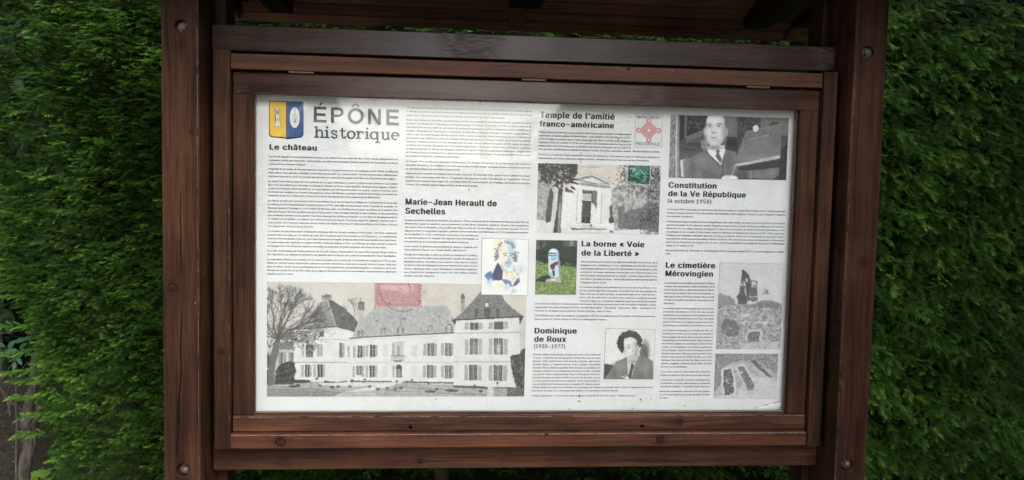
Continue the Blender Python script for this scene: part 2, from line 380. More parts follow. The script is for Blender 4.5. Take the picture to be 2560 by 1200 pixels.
worn_lit(-0.740, 0.4915, 0.70, 0.4915, 0.0010, -0.0433, m_worn, .55); worn_lit(-0.7458, -.46, -0.7458, .49, 0.0008, -0.0453, m_worn, .4); worn_lit(-0.738, 0.4025, 0.736, 0.4025, 0.0008, -0.0303, m_worn, .4)
for (x, z, w, h, y) in ((-0.8125, -0.105, .0035, .005, FY), (-0.735, 0.470, .0015, .003, -.0432), (0.345, 0.490, .008, .006, -.0432), (0.8035, -0.30, .0015, .02, FY), (-0.46, -0.4575, .0012, .002, -.0472), (0.10, -.50, .0015, .0015, 0.0), (-.55, -.399, .0008, .002, -.0312)):
    V = [(x + w * rk.uniform(.3, .6) * math.cos(a), y - .0004, z + ZB + h * rk.uniform(.3, .6) * math.sin(a)) for a in [2 * math.pi * i / 8 for i in range(8)]]
    mesh_obj('scuff', V, [tuple(range(8))], m_scuff, nb)
# hinges in the gap above the door
for hx in (-0.5755, -0.0055, 0.572):
    hz = 0.4552 + ZB
    bm = bmesh.new()
    for k in range(5):
        a = hx - 0.030 + k * 0.0121
        for (p0, p1) in ((a, a + 0.0115),):
            n = 12; A = []; B = []
            for i in range(n):
                th = 2 * math.pi * i / n
                A.append(bm.verts.new((p0, -0.0365 + 0.0026 * math.cos(th), hz + 0.0026 * math.sin(th))))
                B.append(bm.verts.new((p1, -0.0365 + 0.0026 * math.cos(th), hz + 0.0026 * math.sin(th))))
            bm.faces.new(A); bm.faces.new(B[::-1])
            for i in range(n): bm.faces.new((A[i], B[i], B[(i + 1) % n], A[(i + 1) % n]))
    bmesh.ops.recalc_face_normals(bm, faces=bm.faces)
    me = bpy.data.meshes.new('hinge'); bm.to_mesh(me); bm.free(); me.materials.append(m_brass)
    ho = bpy.data.objects.new('hinge', me); scene.collection.objects.link(ho); adopt(ho, nb)
    V = [(hx - .03, -0.0345, hz - .0012), (hx + .03, -0.0345, hz - .0012), (hx + .03, -0.006, hz - .0012), (hx - .03, -0.006, hz - .0012)]
    V += [(a, b, c - 0.0012) for a, b, c in V]
    mesh_obj('hinge_leaf', V, [(0, 1, 2, 3), (7, 6, 5, 4), (0, 4, 5, 1), (1, 5, 6, 2), (2, 6, 7, 3), (3, 7, 4, 0)], m_brass, ho)

# little pitched roof of narrow boards
SL = math.radians(20); EY, EZ, RW = 0.485, 0.668, 1.0
pw = 0.0575; cs, sn = math.cos(SL), math.sin(SL)
npl = int(round(EY / cs / pw)); pw = EY / cs / npl
def plank_mesh(side):
    g = 0.0065
    a0, a1 = g / 2, pw - g / 2
    V = []
    for x in (-RW, RW):
        for (a, b) in ((a0, 0.0), (a1, 0.0), (a1, 0.018), (a0, 0.018)):
            V.append((x, side * (-(a * cs)) + side * (b * sn), a * sn + b * cs))
    F = [(0, 1, 2, 3), (7, 6, 5, 4), (0, 4, 5, 1), (1, 5, 6, 2), (2, 6, 7, 3), (3, 7, 4, 0)]
    if side < 0: F = [f[::-1] for f in F]
    me = bpy.data.meshes.new('roof_plank'); me.from_pydata(V, [], F); me.materials.append(w_roof); me.update()
    return me
for side in (1, -1):
    pm = plank_mesh(side)
    for k in range(0 if side > 0 else 3, npl):
        o = bpy.data.objects.new('roof_plank', pm); scene.collection.objects.link(o)
        o.location = (rnd.uniform(-.004, .004), side * (EY - k * pw * cs), EZ + ZB + k * pw * sn + rnd.uniform(-.0007, .0007)); o.parent = nb
    # felt over the boards
    V = []
    for x in (-RW - 0.02, RW + 0.02):
        e0 = -0.02 if side > 0 else 3 * pw - 0.02
        for (a, b) in ((e0, 0.0225), (EY / cs + 0.002, 0.0225), (EY / cs + 0.002, 0.029), (e0, 0.029)):
            V.append((x, side * (EY - a * cs + b * sn), EZ + ZB + a * sn + b * cs))
    F = [(0, 1, 2, 3), (7, 6, 5, 4), (0, 4, 5, 1), (1, 5, 6, 2), (2, 6, 7, 3), (3, 7, 4, 0)]
    mesh_obj('roofing_felt', V, F if side > 0 else [f[::-1] for f in F], simple('roofing_felt', (0.05, 0.05, 0.055), 0.9), nb)
def rafter(x0, x1, drop, y_end, mat=w_roof, name='rafter'):
    """a sloping bearer under the boards from eave to eave through the ridge"""
    def zt(y): return EZ + ZB + (EY - abs(y)) * math.tan(SL) - 0.001
    yf = y_end - 0.17
    prof = [(y_end, zt(y_end)), (0, zt(0)), (-yf, zt(yf)), (-yf, zt(yf) - drop * 0.6), (-yf + 0.02, zt(yf) - drop), (0, zt(0) - drop), (y_end - 0.02, zt(y_end) - drop * 0.9), (y_end, zt(y_end) - drop * 0.6)]
    n = len(prof); V = [(x0, y, z) for y, z in prof] + [(x1, y, z) for y, z in prof]
    F = [tuple(range(n)), tuple(range(2 * n - 1, n - 1, -1))] + [(i, (i + 1) % n, n + (i + 1) % n, n + i)[::-1] for i in range(n)]
    bm = bmesh.new(); vs = [bm.verts.new(v) for v in V]
    for f in F: bm.faces.new([vs[i] for i in f])
    bmesh.ops.recalc_face_normals(bm, faces=bm.faces)
    bmesh.ops.triangulate(bm, faces=[f for f in bm.faces if len(f.verts) > 4])
    me = bpy.data.meshes.new(name); bm.to_mesh(me); bm.free(); me.materials.append(mat)
    o = bpy.data.objects.new(name, me); scene.collection.objects.link(o); adopt(o, nb); return o
rafter(-0.038, 0.008, 0.016, 0.44)
rafter(0.835, 0.862, 0.018, 0.45); rafter(-0.862, -0.835, 0.018, 0.45)
board('king_block', -0.045, 0.045, 0.12, 0.30, 0.700, 0.735, w_arm, nb, 0.003)
def arm(x0, x1, zb, ye):
    def zt(y): return EZ + ZB + (EY - abs(y)) * math.tan(SL) - 0.003
    zb += ZB
    yf = 0.28
    prof = [(-yf, zt(yf)), (-yf, zb + 0.012), (-yf + 0.014, zb), (ye - 0.014, zb), (ye, zb + 0.012), (ye, zt(ye)), (ye - 0.16, zt(ye - 0.16)), (-yf + 0.12, zt(yf - 0.12))]
    n = len(prof); bm = bmesh.new()
    a = [bm.verts.new((x0, y, z)) for y, z in prof]; b = [bm.verts.new((x1, y, z)) for y, z in prof]
    bm.faces.new(a); bm.faces.new(b[::-1])
    for i in range(n): bm.faces.new((a[i], b[i], b[(i + 1) % n], a[(i + 1) % n]))
    bmesh.ops.recalc_face_normals(bm, faces=bm.faces)
    me = bpy.data.meshes.new('roof_arm'); bm.to_mesh(me); bm.free(); me.materials.append(w_arm)
    o = bpy.data.objects.new('roof_arm', me); scene.collection.objects.link(o); adopt(o, nb)
arm(-0.728, -0.668, 0.671, 0.37); arm(0.675, 0.740, 0.680, 0.37)
arm(-0.890, -0.815, 0.671, 0.38); arm(0.830, 0.895, 0.690, 0.38)

# ------------------------------------------------------------------ glass pane (thin glazing: clear with a fresnel reflection, dusty in places)
t = NT('window_glass'); Pg = t.node('ShaderNodeTexCoord').outputs['Object']
geo = t.node('ShaderNodeNewGeometry')
fr = t.node('ShaderNodeFresnel', {'IOR': t.ramp(geo.outputs['Backfacing'], 0.0, 1.0, 1.52, 1 / 1.52)})     # thin pane: no total reflection on the way out
n1 = t.noise(Pg, 2.3, 3); bmp = t.bump(n1, 0.004, 0.5)
tr = t.node('ShaderNodeBsdfTransparent', {'Color': (0.985, 0.99, 0.985)})
gl = t.node('ShaderNodeBsdfGlossy', {'Color': (1, 1, 1), 'Roughness': 0.04, 'Normal': bmp})
mx = t.node('ShaderNodeMixShader', {0: fr.outputs[0], 1: tr.outputs[0], 2: gl.outputs[0]})
du = t.node('ShaderNodeBsdfDiffuse', {'Color': (0.5, 0.48, 0.44)})
dm = t.math('MULTIPLY', t.math('MULTIPLY', t.ramp(t.noise(Pg, 9.0, 6, 0.7), 0.45, 0.8), t.ramp(t.noise(Pg, 2.0, 3), 0.4, 0.7)), 0.10)
mx2 = t.node('ShaderNodeMixShader', {0: dm, 1: mx.outputs[0], 2: du.outputs[0]})
m_glass = t.done(mx2)
x0, x1, z0, z1 = -0.6893, 0.6843, -0.3918 + ZB, 0.3995 + ZB
V = [(x, y, z) for y in (-0.013, -0.009) for (x, z) in ((x0, z0), (x1, z0), (x1, z1), (x0, z1))]
mesh_obj('glass_pane', V, [(0, 1, 2, 3), (7, 6, 5, 4), (0, 4, 5, 1), (1, 5, 6, 2), (2, 6, 7, 3), (3, 7, 4, 0)], m_glass, nb)
# ------------------------------------------------------------------ the printed poster
# The print was measured off a scan; U() turns scan units into metres on the sheet (origin = middle of the sheet).
def U(px, py):
    px = np.asarray(px, float); py = np.asarray(py, float)
    a = (px - 1280) / 2050; b = (py - 600) / 2050
    d = CF + a[..., None] * CR - b[..., None] * CU
    tt = -CAM[1] / d[..., 1]
    return CAM[0] + tt * d[..., 0], CAM[2] + tt * d[..., 2]
t = NT('poster_paper'); Pg = t.node('ShaderNodeTexCoord').outputs['Object']
n = t.noise(Pg, 3.0, 4); nf = t.noise(Pg, 160, 4)
c = t.mix(t.ramp(n, 0.35, 0.7), (0.575, 0.59, 0.60), (0.61, 0.622, 0.63))
sp = t.node('ShaderNodeSeparateXYZ', {0: Pg})
topy = t.math('MULTIPLY', t.ramp(sp.outputs[2], 0.30 + ZB, 0.40 + ZB), t.ramp(t.noise(Pg, 5.0, 4), 0.3, 0.6, 0.4, 1.0))
c = t.mix(t.math('MULTIPLY', topy, 0.6), c, (0.54, 0.515, 0.455))             # painted shade of frame and roof: darker, yellower towards the top
stain = t.math('MULTIPLY', t.ramp(t.noise(Pg, 14.0, 6, 0.7), 0.60, 0.75), 0.25)
c = t.mix(stain, c, (0.45, 0.43, 0.38))
c = t.mix(t.math('MULTIPLY', t.ramp(nf, 0.3, 0.7), 0.06), c, (0.5, 0.5, 0.5))
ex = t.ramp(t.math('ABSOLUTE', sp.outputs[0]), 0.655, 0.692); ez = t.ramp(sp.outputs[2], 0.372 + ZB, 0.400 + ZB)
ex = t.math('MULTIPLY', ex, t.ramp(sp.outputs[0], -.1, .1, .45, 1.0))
grime_shade = t.math('MULTIPLY', t.math('MAXIMUM', ex, ez), t.ramp(t.noise(Pg, 11.0, 5, 0.65), 0.25, 0.65, 0.35, 1.0))
c = t.mix(t.math('MULTIPLY', grime_shade, 0.7), c, (0.40, 0.375, 0.32))               # damp dirt plus painted frame shade along the rim
m_paper = t.done(t.node('ShaderNodeBsdfPrincipled', {'Base Color': c, 'Roughness': 0.55, 'Specular IOR Level': 0.3, 'Normal': t.bump(t.noise(Pg, 6.0, 4), 0.004, 0.6)}))
poster = mesh_obj('poster', [(x, y, z + ZB) for y in (0.0, 0.0025) for (x, z) in ((-.71, -.408), (.708, -.408), (.708, .415), (-.71, .415))],
                  [(0, 1, 2, 3), (7, 6, 5, 4), (0, 4, 5, 1), (1, 5, 6, 2), (2, 6, 7, 3), (3, 7, 4, 0)], m_paper)
tag(poster, 'white printed history poster headed ÉPÔNE historique behind the glass of the notice board', 'poster')
PY0 = -0.0006

def ink(name, col, rough=0.6, fade=0.0):
    t = NT(name); P = t.node('ShaderNodeTexCoord').outputs['Object']
    n = t.noise(P, 8.0, 5, 0.7)
    c = t.mix(t.math('MULTIPLY', t.ramp(n, 0.42, 0.62), fade), col, (0.5, 0.49, 0.47))
    return t.done(t.node('ShaderNodeBsdfPrincipled', {'Base Color': c, 'Roughness': rough, 'Specular IOR Level': 0.3}))
ink_body = ink('grey_text_ink', (0.012, 0.012, 0.013), fade=0.12)
ink_faint = ink('faded_text_ink', (0.028, 0.028, 0.030), fade=0.25)
ink_head = ink('black_heading_ink', (0.010, 0.010, 0.011), fade=0.0)
ink_title = ink('slate_title_ink', (0.042, 0.045, 0.052), fade=0.10)

FONT = None
try:                                                    # the sans serif that ships inside Blender; the built-in font is the fallback
    import os
    FONT = bpy.data.fonts.load(os.path.join(bpy.utils.system_resource('DATAFILES'), 'fonts', 'Inter.woff2'))
except Exception: FONT = None
from mathutils.geometry import delaunay_2d_cdt
_tc = bpy.data.curves.new('line', 'FONT'); _tc.fill_mode = 'NONE'; _tc.size = 1.0
if FONT: _tc.font = FONT
_to = bpy.data.objects.new('line', _tc); scene.collection.objects.link(_to)
def outline(txt, res):
    _tc.body = txt; _tc.resolution_u = res
    bpy.context.view_layer.update()
    me = bpy.data.meshes.new_from_object(_to.evaluated_get(bpy.context.evaluated_depsgraph_get()))
    V = np.empty(len(me.vertices) * 3); me.vertices.foreach_get('co', V); V = V.reshape(-1, 3)[:, :2].copy()
    E = np.empty(len(me.edges) * 2, dtype=np.int32); me.edges.foreach_get('vertices', E); E = E.reshape(-1, 2)
    bpy.data.meshes.remove(me); return V, E
_adv = {}; _shape = {}
def minx(V, E, last=False):
    return V[:, 0].min() if not last else None
H0 = outline('H', 2)[0]; HW = float(np.ptp(H0[:, 0]))
def span(txt):                                          # outer width of a string that starts and ends with H
    return float(np.ptp(outline(txt, 2)[0][:, 0])) - HW
ADV_H = span('HH')
def advance(ch):
    if ch not in _adv: _adv[ch] = span('H' + ch + 'H') - ADV_H
    return _adv[ch]
def shape(ch, res):
    """one character as triangles, filled by the non-zero winding rule"""
    if (ch, res) in _shape: return _shape[(ch, res)]
    V, E = outline(ch, res)
    if len(V) < 3: _shape[(ch, res)] = (np.zeros((0, 2)), []); return _shape[(ch, res)]
    out = delaunay_2d_cdt([Vector(v) for v in V], [tuple(int(q) for q in e) for e in E], [], 0, 1e-5)
    P = np.array([v[:] for v in out[0]]); T = [tuple(f) for f in out[2]]
    # directed contours: vertices of a contour follow each other by index
    nxt = {}
    for x, y in E:
        x, y = int(x), int(y)
        if y == x + 1: nxt[x] = y
        elif x == y + 1: nxt[y] = x
        else: nxt[max(x, y)] = min(x, y)
    A = V[list(nxt.keys())]; B = V[list(nxt.values())]; keep = []
    for t_ in T:
        c_ = P[list(t_)].mean(0)
        ya, yb = A[:, 1] <= c_[1], B[:, 1] <= c_[1]
        side = (B[:, 0] - A[:, 0]) * (c_[1] - A[:, 1]) - (c_[0] - A[:, 0]) * (B[:, 1] - A[:, 1])
        w = int(np.sum(ya & ~yb & (side > 0))) - int(np.sum(~ya & yb & (side < 0)))
        if w != 0: keep.append(t_)
    _shape[(ch, res)] = (P, keep); return _shape[(ch, res)]
def glyphs(s, bold=0.0, shear=0.0, spacing=1.0, res=2):
    x = 0.0; AV = []; AF = []; n = 0
    for ch in s:
        if ch != ' ':
            P, T = shape(ch, res)
            if len(P):
                Q = P + np.array([x, 0.0]); Q[:, 0] += shear * Q[:, 1]
                AV.append(Q); AF += [tuple(i + n for i in t_) for t_ in T]; n += len(P)
        x += advance(ch) * 1.0 + (spacing - 1.0) * 0.6
    return (np.concatenate(AV) if AV else np.zeros((0, 2))), AF
def heavy(s, b):
    """extra bold lettering: the same glyphs laid side by side, each a hair in front of the last"""
    V, F = glyphs(s, 0.0, 0.0, 1.0 + b * 2.0, 3); n = len(V); AV = []; AF = []; AY = []
    for k, (dx, dz) in enumerate(((-b, 0), (-b * .5, b * .3), (0, 0), (b * .5, -b * .3), (b, 0))):
        AV.append(V + np.array([dx, dz])); AF += [tuple(i + n * k for i in f) for f in F]; AY += [-0.00006 * k] * n
    return np.concatenate(AV), AF, np.array(AY)
CAPH = float(np.ptp(glyphs('H')[0][:, 1]))
def text_block(name, lines, mat, label=None, y=PY0):
    """lines: (text, x_left, x_right or None, z_baseline, size, bold, shear)"""
    AV = []; AF = []; nb_ = 0
    for (s, xl, xr, z, size, bold, shear) in lines:
        if bold > 0.001: V, F, YO = heavy(s, bold)
        elif bold > 0:
            V, F = glyphs(s, 0.0, shear, res=1); n_ = len(V); YO = np.array([0.0] * n_ + [-0.00005] * n_)
            V = np.concatenate([V, V + np.array([0.032, 0.004])]); F = F + [tuple(i + n_ for i in f) for f in F]
        else: V, F = glyphs(s, 0.0, shear, res=2 if size < 0.012 else 4); YO = 0.0
        if len(V) == 0: continue
        V = V.copy(); V[:, 0] -= V[:, 0].min()
        sx = size if xr is None else (xr - xl) / V[:, 0].max()
        P = np.stack([xl + V[:, 0] * sx, np.full(len(V), y) + YO, z + ZB + V[:, 1] * size], 1)
        AV.append(P); AF += [tuple(i + nb_ for i in f) for f in F]; nb_ += len(V)
    V = np.concatenate(AV)
    o = mesh_obj(name, V, AF, mat, poster)
    if label: o['label'] = label
    return o
def para(px_l, px_r, y0, y1, lines, mat=None, last=None, it=()):
    """a justified paragraph: left/right edges and first/last baseline in scan units; last = right end of the last line"""
    n = len(lines)
    xl, z0 = U(px_l[0], y0); xl2, z1 = U(px_l[1], y1)
    xl = float(xl + xl2) / 2
    xr = float(U(px_r, y0)[0])
    pitch = (float(z0) - float(z1)) / max(1, n - 1) if n > 1 else 0.00875
    out = []
    for i, s in enumerate(lines):
        r = xr
        if i == n - 1 and last is not None: r = xl + (xr - xl) * last
        out.append((s, xl, r, float(z0) - pitch * i, 0.0083, 0.0001, 0.22 if i in it else 0.0))
    return text_block('paragraph', out, mat or ink_body)
def head(px, py, px_r, s, cap_px, mat=None, bold=0.030, name='heading'):
    x, z = U(px, py); xr = U(px_r, py)[0]
    z2 = U(px, py - cap_px)[1]
    return (s, float(x), float(xr), float(z), float(z2 - z) / CAPH, bold, 0.0)

L = lambda s: s.strip().split('\n')
para((673, 672), 995, 393, 411.7, L("""Sur le site appelé Cocheret dominant le bourg, une maison forte est attestée dès 1300 comme appartenant à la
puissante famille des Binanville. Cette famille succède à une première famille Cocheret (ou Cocherel) connue en
1268 parmi les notables d'Épône."""), last=0.285)
para((672, 671), 995, 424, 442.4, L("""Propriété de la famille de Roussel depuis le XVe siècle, Cocheret est encore un modeste manoir fortifié au début du
XVIe siècle, avec droit de colombier à pied, mais qui possède un « Grand Jardin » et diverses parcelles suffisamment
étendues pour qu'en 1543 on protège par des murs le cours de la Fontaine Saint Béat qui descend devant l'église."""), last=0.985)
para((671, 670), 994, 455, 490.4, L("""En 1565, Denis Des Fosses (fervent partisan de La Ligue Catholique) achète « la maison de Cocheret » qui compte
alors trois parcelles et qu'il fait ériger en fief par le Chapitre de Notre-Dame de Paris, devenant ainsi seigneur d'Épône.
Le fief de Cocheret s'étend bientôt sur un vaste domaine de 250 hectares autour du manoir : la terre et les bois entre
le Chemin de Houdan et le Chemin Vert jusqu'aux Sous-Boutillettes, quelques hectares aux Groues, le domaine de
Velannes, le fief de la Villeneuve, la terre et la ferme des Maudhuits et les vastes bois de Mézerolles."""), last=0.87)
para((670, 669), 993.5, 503.4, 567, L("""La clôture du parc de Cocheret en 1652 et la mention de la rue du Pavé du Château en 1650 portent à croire que
le château, tel qu'il existait jusqu'à sa destruction en 1944, était déjà construit avant 1650. Propriété de la famille de
Mesmes (depuis le mariage en 1639 d'Henri de Mesmes avec une héritière Des Fosses), le château est constitué d'un
bâtiment flanqué de deux pavillons au toit en forte pente, avec un étage principal et des combles, et deux pavillons
plus modestes donnant sur les jardins, l'un d'eux aménagé en oratoire et chapelle. Le tout offre un développement de
40 mètres sur les jardins. Le château est à demi entouré, par devant, d'un fossé maçonné (appelé « saut de loup »).
À sa gauche, les communs disposés autour d'une cour basse. Plus haut, le vaste quadrilatère de la ferme, flanqué
d'un pigeonnier en forme de grosse tour."""), last=0.35)
para((669, 669), 992, 579.6, 616.4, L("""Les travaux les plus importants conduisent à ménager dans un terrain rocailleux à forte pente, une vaste esplanade
de 600 mètres de long sur 75 mètres de large afin d'y planter parterres et jardins « à la française ». Les nombreuses
sources sont canalisées, celle de Saint Béat demeurant protégée, d'autres alimentant des bassins avec jets d'eau.
La partie basse est réservée aux arbres fruitiers. Face au château à l'Est, on aménage un vaste clos qui comporte
un potager pour introduire des espèces nouvelles ou curieuses, un jardin d'herbes, des fleurs et des fruits."""), last=0.92)
para((669, 668), 991, 628.6, 637.6, L("""En 1688, la Duchesse de Créquy (épouse du Duc de Créquy, ambassadeur de Louis XIV à Rome) fait procéder à
des réparations au château et construire une glacière dans le bas du parc, près de la tourelle des Sous-Boutillettes."""))
para((668, 667.5), 990.5, 650, 686.5, L("""La seigneurie d'Épône, son château et son vaste domaine, sera vendue par la Duchesse de Créquy en 1706 au prix
global de 108000 livres, moyennant « plusieurs grosses réparations à faire aux terrasses et murs du parc, ainsi que
dans le Grand Jardin où les canalisations se sont taries empêchant un arrosage régulier ». L'acquéreur est Louis
Hérault de Fénilly (d'une famille noble de la région d'Avranches) dont les descendants conserveront la seigneurie
d'Épône jusqu'en 1842."""), last=0.205, it=(2,), mat=ink_faint)
para((1017, 1016.5), 1330, 271, 290, L("""Un petit temple de style néo-classique est construit au XVIIIe siècle dans le parc du château. Il est parfois appelé
« Temple de David », sans qu'on puisse le lui attribuer de façon certaine. Il célèbre l'amitié entre la France et les
États-Unis. Il date de la visite de Benjamin Franklin, ambassadeur des États-Unis à Épône."""), last=0.785, mat=ink_faint)
para((1016.5, 1014.5), 1328.5, 301.5, 391.5, L("""Marie Jean Hérault de Séchelles, avocat du Roi, ami des encyclopédistes, de Benjamin Franklin, et rédacteur de la
première Constitution de la République, aménage les jardins à l'anglaise. À sa chute, en 1794, les biens d'Hérault de
Séchelles sont vendus. Après la succession de plusieurs propriétaires, le site du château est choisi en 1938 par la
société « Information et Transmission » propriétaire de Radio Normandie pour héberger un émetteur longue distance ;
celui-ci, par décret de Georges Mandel, sera en 1939, sous le vocable de « Radio International Épône », réservé à la
propagande anti-hitlérienne ouvert aux réfugiés politiques allemands et d'Europe Centrale. Un émetteur de 500 kW
fourni par Thomson est prévu pour être aménagé dans les sous-sols du château et un pylône de 170 mètres de hauteur
se dresse dans le parc. Rebaptisé sous l'Occupation allemande « Calais One – Calais Two », l'émetteur, gardé par
un détachement de SS, diffuse des émissions destinées à saper le moral de la population britannique. L'implantation
de l'émetteur puis d'un champ de tir a raison d'un grand nombre d'arbres du parc. Un classement hâtif en 1941 sauve
in extremis le Temple de l'Amitié de la destruction."""), last=0.43)
para((1014.5, 1014), 1326, 405, 423.5, L("""Le 18 août 1944, la veille de la libération d'Épône par la 79e Division d'Infanterie US, les Allemands font sauter à la
dynamite l'émetteur... et le château. Il ne reste que le parc, le petit temple, quelques annexes dont une bergerie et
un colombier intégré dans le centre culturel actuel."""), last=0.435)
para((1014, 1013.5), 1325, 435, 463, L("""Aujourd'hui les communs du château sont occupés, depuis le 28 novembre 1981, par le Centre Culturel Dominique
De Roux. Une restauration a été faite et l'inauguration des nouveaux locaux s'est déroulée le 7 septembre 2015 en
présence du Président de la région IDF, du Député de la 9e circonscription, du Président, du Conseil Général des
Yvelines, du Conseiller général Maire d'Épône et de la municipalité."""), last=0.58)
para((1012, 1011.5), 1322, 552, 578.5, L("""De belle prestance, Herault de Sechelles est nommé à 18 ans avocat du Roi au Parlement de Paris par Louis XVI, il y
défend avec fougue les opprimés, puis est présenté à la reine Marie-Antoinette. Oublié de l'Histoire, il joue pourtant un
rôle majeur dans la Révolution, avec la difficulté d'être à la fois de l'Ancien Régime, et du monde nouveau. En 1791
député de Paris à l'Assemblée législative, partisan d'une monarchie constitutionnelle. En 1792 brièvement président"""))
para((1011.5, 1011), 1196, 587.5, 605.5, L("""de l'Assemblée. En 1793, commissaire en province, il ne participe pas
au vote de la mort du roi, travaille à la rédaction de la Constitution, et
est président de la Convention (mandat de deux semaines)."""), last=0.875)
para((1011, 1010.5), 1195, 617.5, 626, L("""Il est l'auteur de plusieurs œuvres littéraires, dont le « Codicille d'un
jeune habitant d'Épône » et « Visite à Buffon (Montbard) »"""), last=0.85, it=(1,))
para((1010.5, 1010), 1194, 638, 691, L("""Chargé de la diplomatie, il mène un double jeu dangereux et ambigu,
en contact avec les exilés et les Autrichiens, tentant de négocier la
libération de Marie-Antoinette, tout en ayant un faux discours radical.
Il rejoint le Club des Indulgents mené par Danton pour mettre fin à la
Terreur. Jalousé par Saint-Just et Robespierre, il est arrêté et guillotiné
avec Danton et les Indulgents le 5 avril 1794. Son château d'Épône
est alors mis sous séquestre."""), last=0.42)
para((1347, 1346), 1579, 332, 374.5, L("""Enthousiasmé comme beaucoup d'aristocrates français par la guerre d'indépendance
américaine, le jeune seigneur d'Épône Marie-Jean HERAULT DE SECHELLES (1759-
1794) fit ériger ce temple, dans le style antique qui était alors à la mode, pour célébrer la
signature à Paris le 6 février 1778 du tout premier traité d'alliance entre la France et les
jeunes États-Unis d'Amérique par le ministère des Affaires Étrangères du roi Louis XVI,
et le premier ambassadeur américain Benjamin Franklin. Des fêtes splendides eurent"""), last=0.995)
para((1582, 1582), 1651, 380, 380, L("""lieu pour inaugurer ce temple."""))
para((1346, 1345.5), 1651, 388, 397, L("""En 1941, le Temple de l'Amitié devant être rasé par les Allemands, il est classé en urgence « Monument Historique ».
Appelé aussi, par erreur, depuis les années soixante, « Temple de David » (qui n'en est pas l'architecte)."""), last=0.91, mat=ink_faint)
para((1452, 1450.5), 1643.5, 656, 708, L("""Voie commémorant la victoire des Alliés et la Libération de la France, de la
Belgique et du Luxembourg en 1944, matérialisée par une série de bornes
kilométriques jalonnant les routes d'un des itinéraires les plus glorieux, celui
suivi par la 3e Armée Américaine commandée par le Général Patton. Les
deux premières bornes partent de Normandie : Ste Mère Église (Borne 0) et
Utah Beach (Ste Marie du Mont - Borne 00) jusqu'à la forêt luxembourgeoise
à Bastogne (borne 1145)."""), last=0.345)
para((1450, 1449), 1642, 719.5, 754, L("""Un souvenir grandiose de la Libération de la France est conçu dès juin 1944
par le Colonel Guy de la Vasselais, concrétisé lors de son voyage aux
États-Unis avec le maire de Metz, et reprenant l'idée de la « Voie Sacrée »
de 14-18. Sur cette borne en ciment rose, créée par le sculpteur français
François Cogné, il y a la flamme, rappelant celle de la torche de la statue"""))
para((1337, 1336.5), 1640, 761, 778.5, L("""de la Liberté, sortant de l'océan, symbole des troupes libératrices arrivant par la mer, les quatre rectangles rouges
représentant les quatre tronçons de cette voie (Ste Mère Église - Cherbourg - Avranches - Metz - Bastogne) et la
couronne de 48 étoiles représentant les 48 états des États-Unis en 1944."""), last=0.63)
para((1336.5, 1336), 1638.5, 790.5, 799.5, L("""Celle d'Épône, une copie, fut inaugurée en Septembre 2005 par les vétérans de la 79e Division d'Infanterie Américaine
(faisant partie de l'armée Patton en 1944) et la Municipalité d'Épône."""), last=0.595)
para((1333, 1330.5), 1502, 888, 962, L("""Écrivain, éditeur et journaliste, il fonde une revue « Les cahiers de
L'Herne », collection de monographies consacrées à des écrivains
(Borges, Céline, Ezra Pound, Lewis Carroll, Lovecraft, Jules Verne,
Charles Péguy...). Il épouse en juin 1960, à Épône, Jacqueline
Brusset, fille du député gaulliste Max Brusset, propriétaire du
domaine d'Épône et où il séjournera de temps à autre. Il publie
son premier roman « Mademoiselle Anicet » et fonde en 1963 avec
Christian Bourgois la maison d'édition sous le nom de celui-ci, puis
en 1968 prend la direction de la collection 10/18. Personnalité en
vue de la littérature française dans les années 70, faisant penser"""))
para((1330, 1329.5), 1631, 970, 978.5, L("""à André Malraux, il part vivre à Genève et à Lisbonne où il anime sa nouvelle revue « Exil » et assiste comme seul
journaliste étranger à la « Révolution des Œillets » et rencontre le Général Spinola."""), last=0.715)
para((1329.5, 1329.5), 1592, 991, 991, L("""Il meurt subitement à 41 ans d'une crise cardiaque. Il a un fils né en 1963, Pierre-Guillaume de Roux."""), mat=ink_faint)
para((1667.5, 1667), 1964, 525, 542.5, L("""Le 31 mai 1958, le Général de Gaulle forme son gouvernement et charge Michel Debré (1912-1996), Garde des
Sceaux, et quatre ministres d'Etat (Guy Mollet, Pierre Pflimlin, Felix Houphouët-Boigny et Louis Jacquinot) d'élaborer
une nouvelle constitution."""), last=0.225, mat=ink_faint)
para((1667, 1664.5), 1962.5, 555.5, 615.5, L("""Fondement juridique suprême de la Ve République, elle a été rédigée de façon à mettre un terme à l'instabilité
gouvernementale et à la crise de la guerre d'Algérie et reprend les principes énoncés et publiés par le Général de
Gaulle lors de son célèbre discours de Bayeux (16 juin 1946) et les idées de Michel Debré qui vient élaborer cette
constitution en juin et juillet 1958 à Épône, invité par Monsieur et Madame Max Brusset (1909-1992), dans leur
résidence de campagne aménagée dans les communs du château détruit par les Allemands en août 1944 et qui y
recevaient de nombreuses personnalités politiques gaullistes. Elle renvoie à deux textes fondamentaux : la Déclaration
des Droits de l'Homme et du Citoyen » du 26 août 1789 et le préambule de la constitution de Bayeux du Général de
Gaulle du 27 octobre 1946."""), last=0.235, mat=ink_faint)
para((1664, 1663.5), 1960, 627.5, 636.5, L("""Elle est approuvée par référendum le 28 septembre 1958 à une large majorité (80 %) et est promulguée le 4 octobre
1958."""), last=0.045, mat=ink_faint)
para((1661, 1659), 1787, 709, 760, L("""La découverte du cimetière mérovingien d'Épône,
comme celle de plusieurs autres cimetières de la
même époque dans la région dont celui de Maule,
montre que la région était alors fort peuplée au
point que certains historiens pensent même qu'elle
connaît un maximum qu'elle ne retrouvera qu'au
XIIe siècle."""), last=0.22)
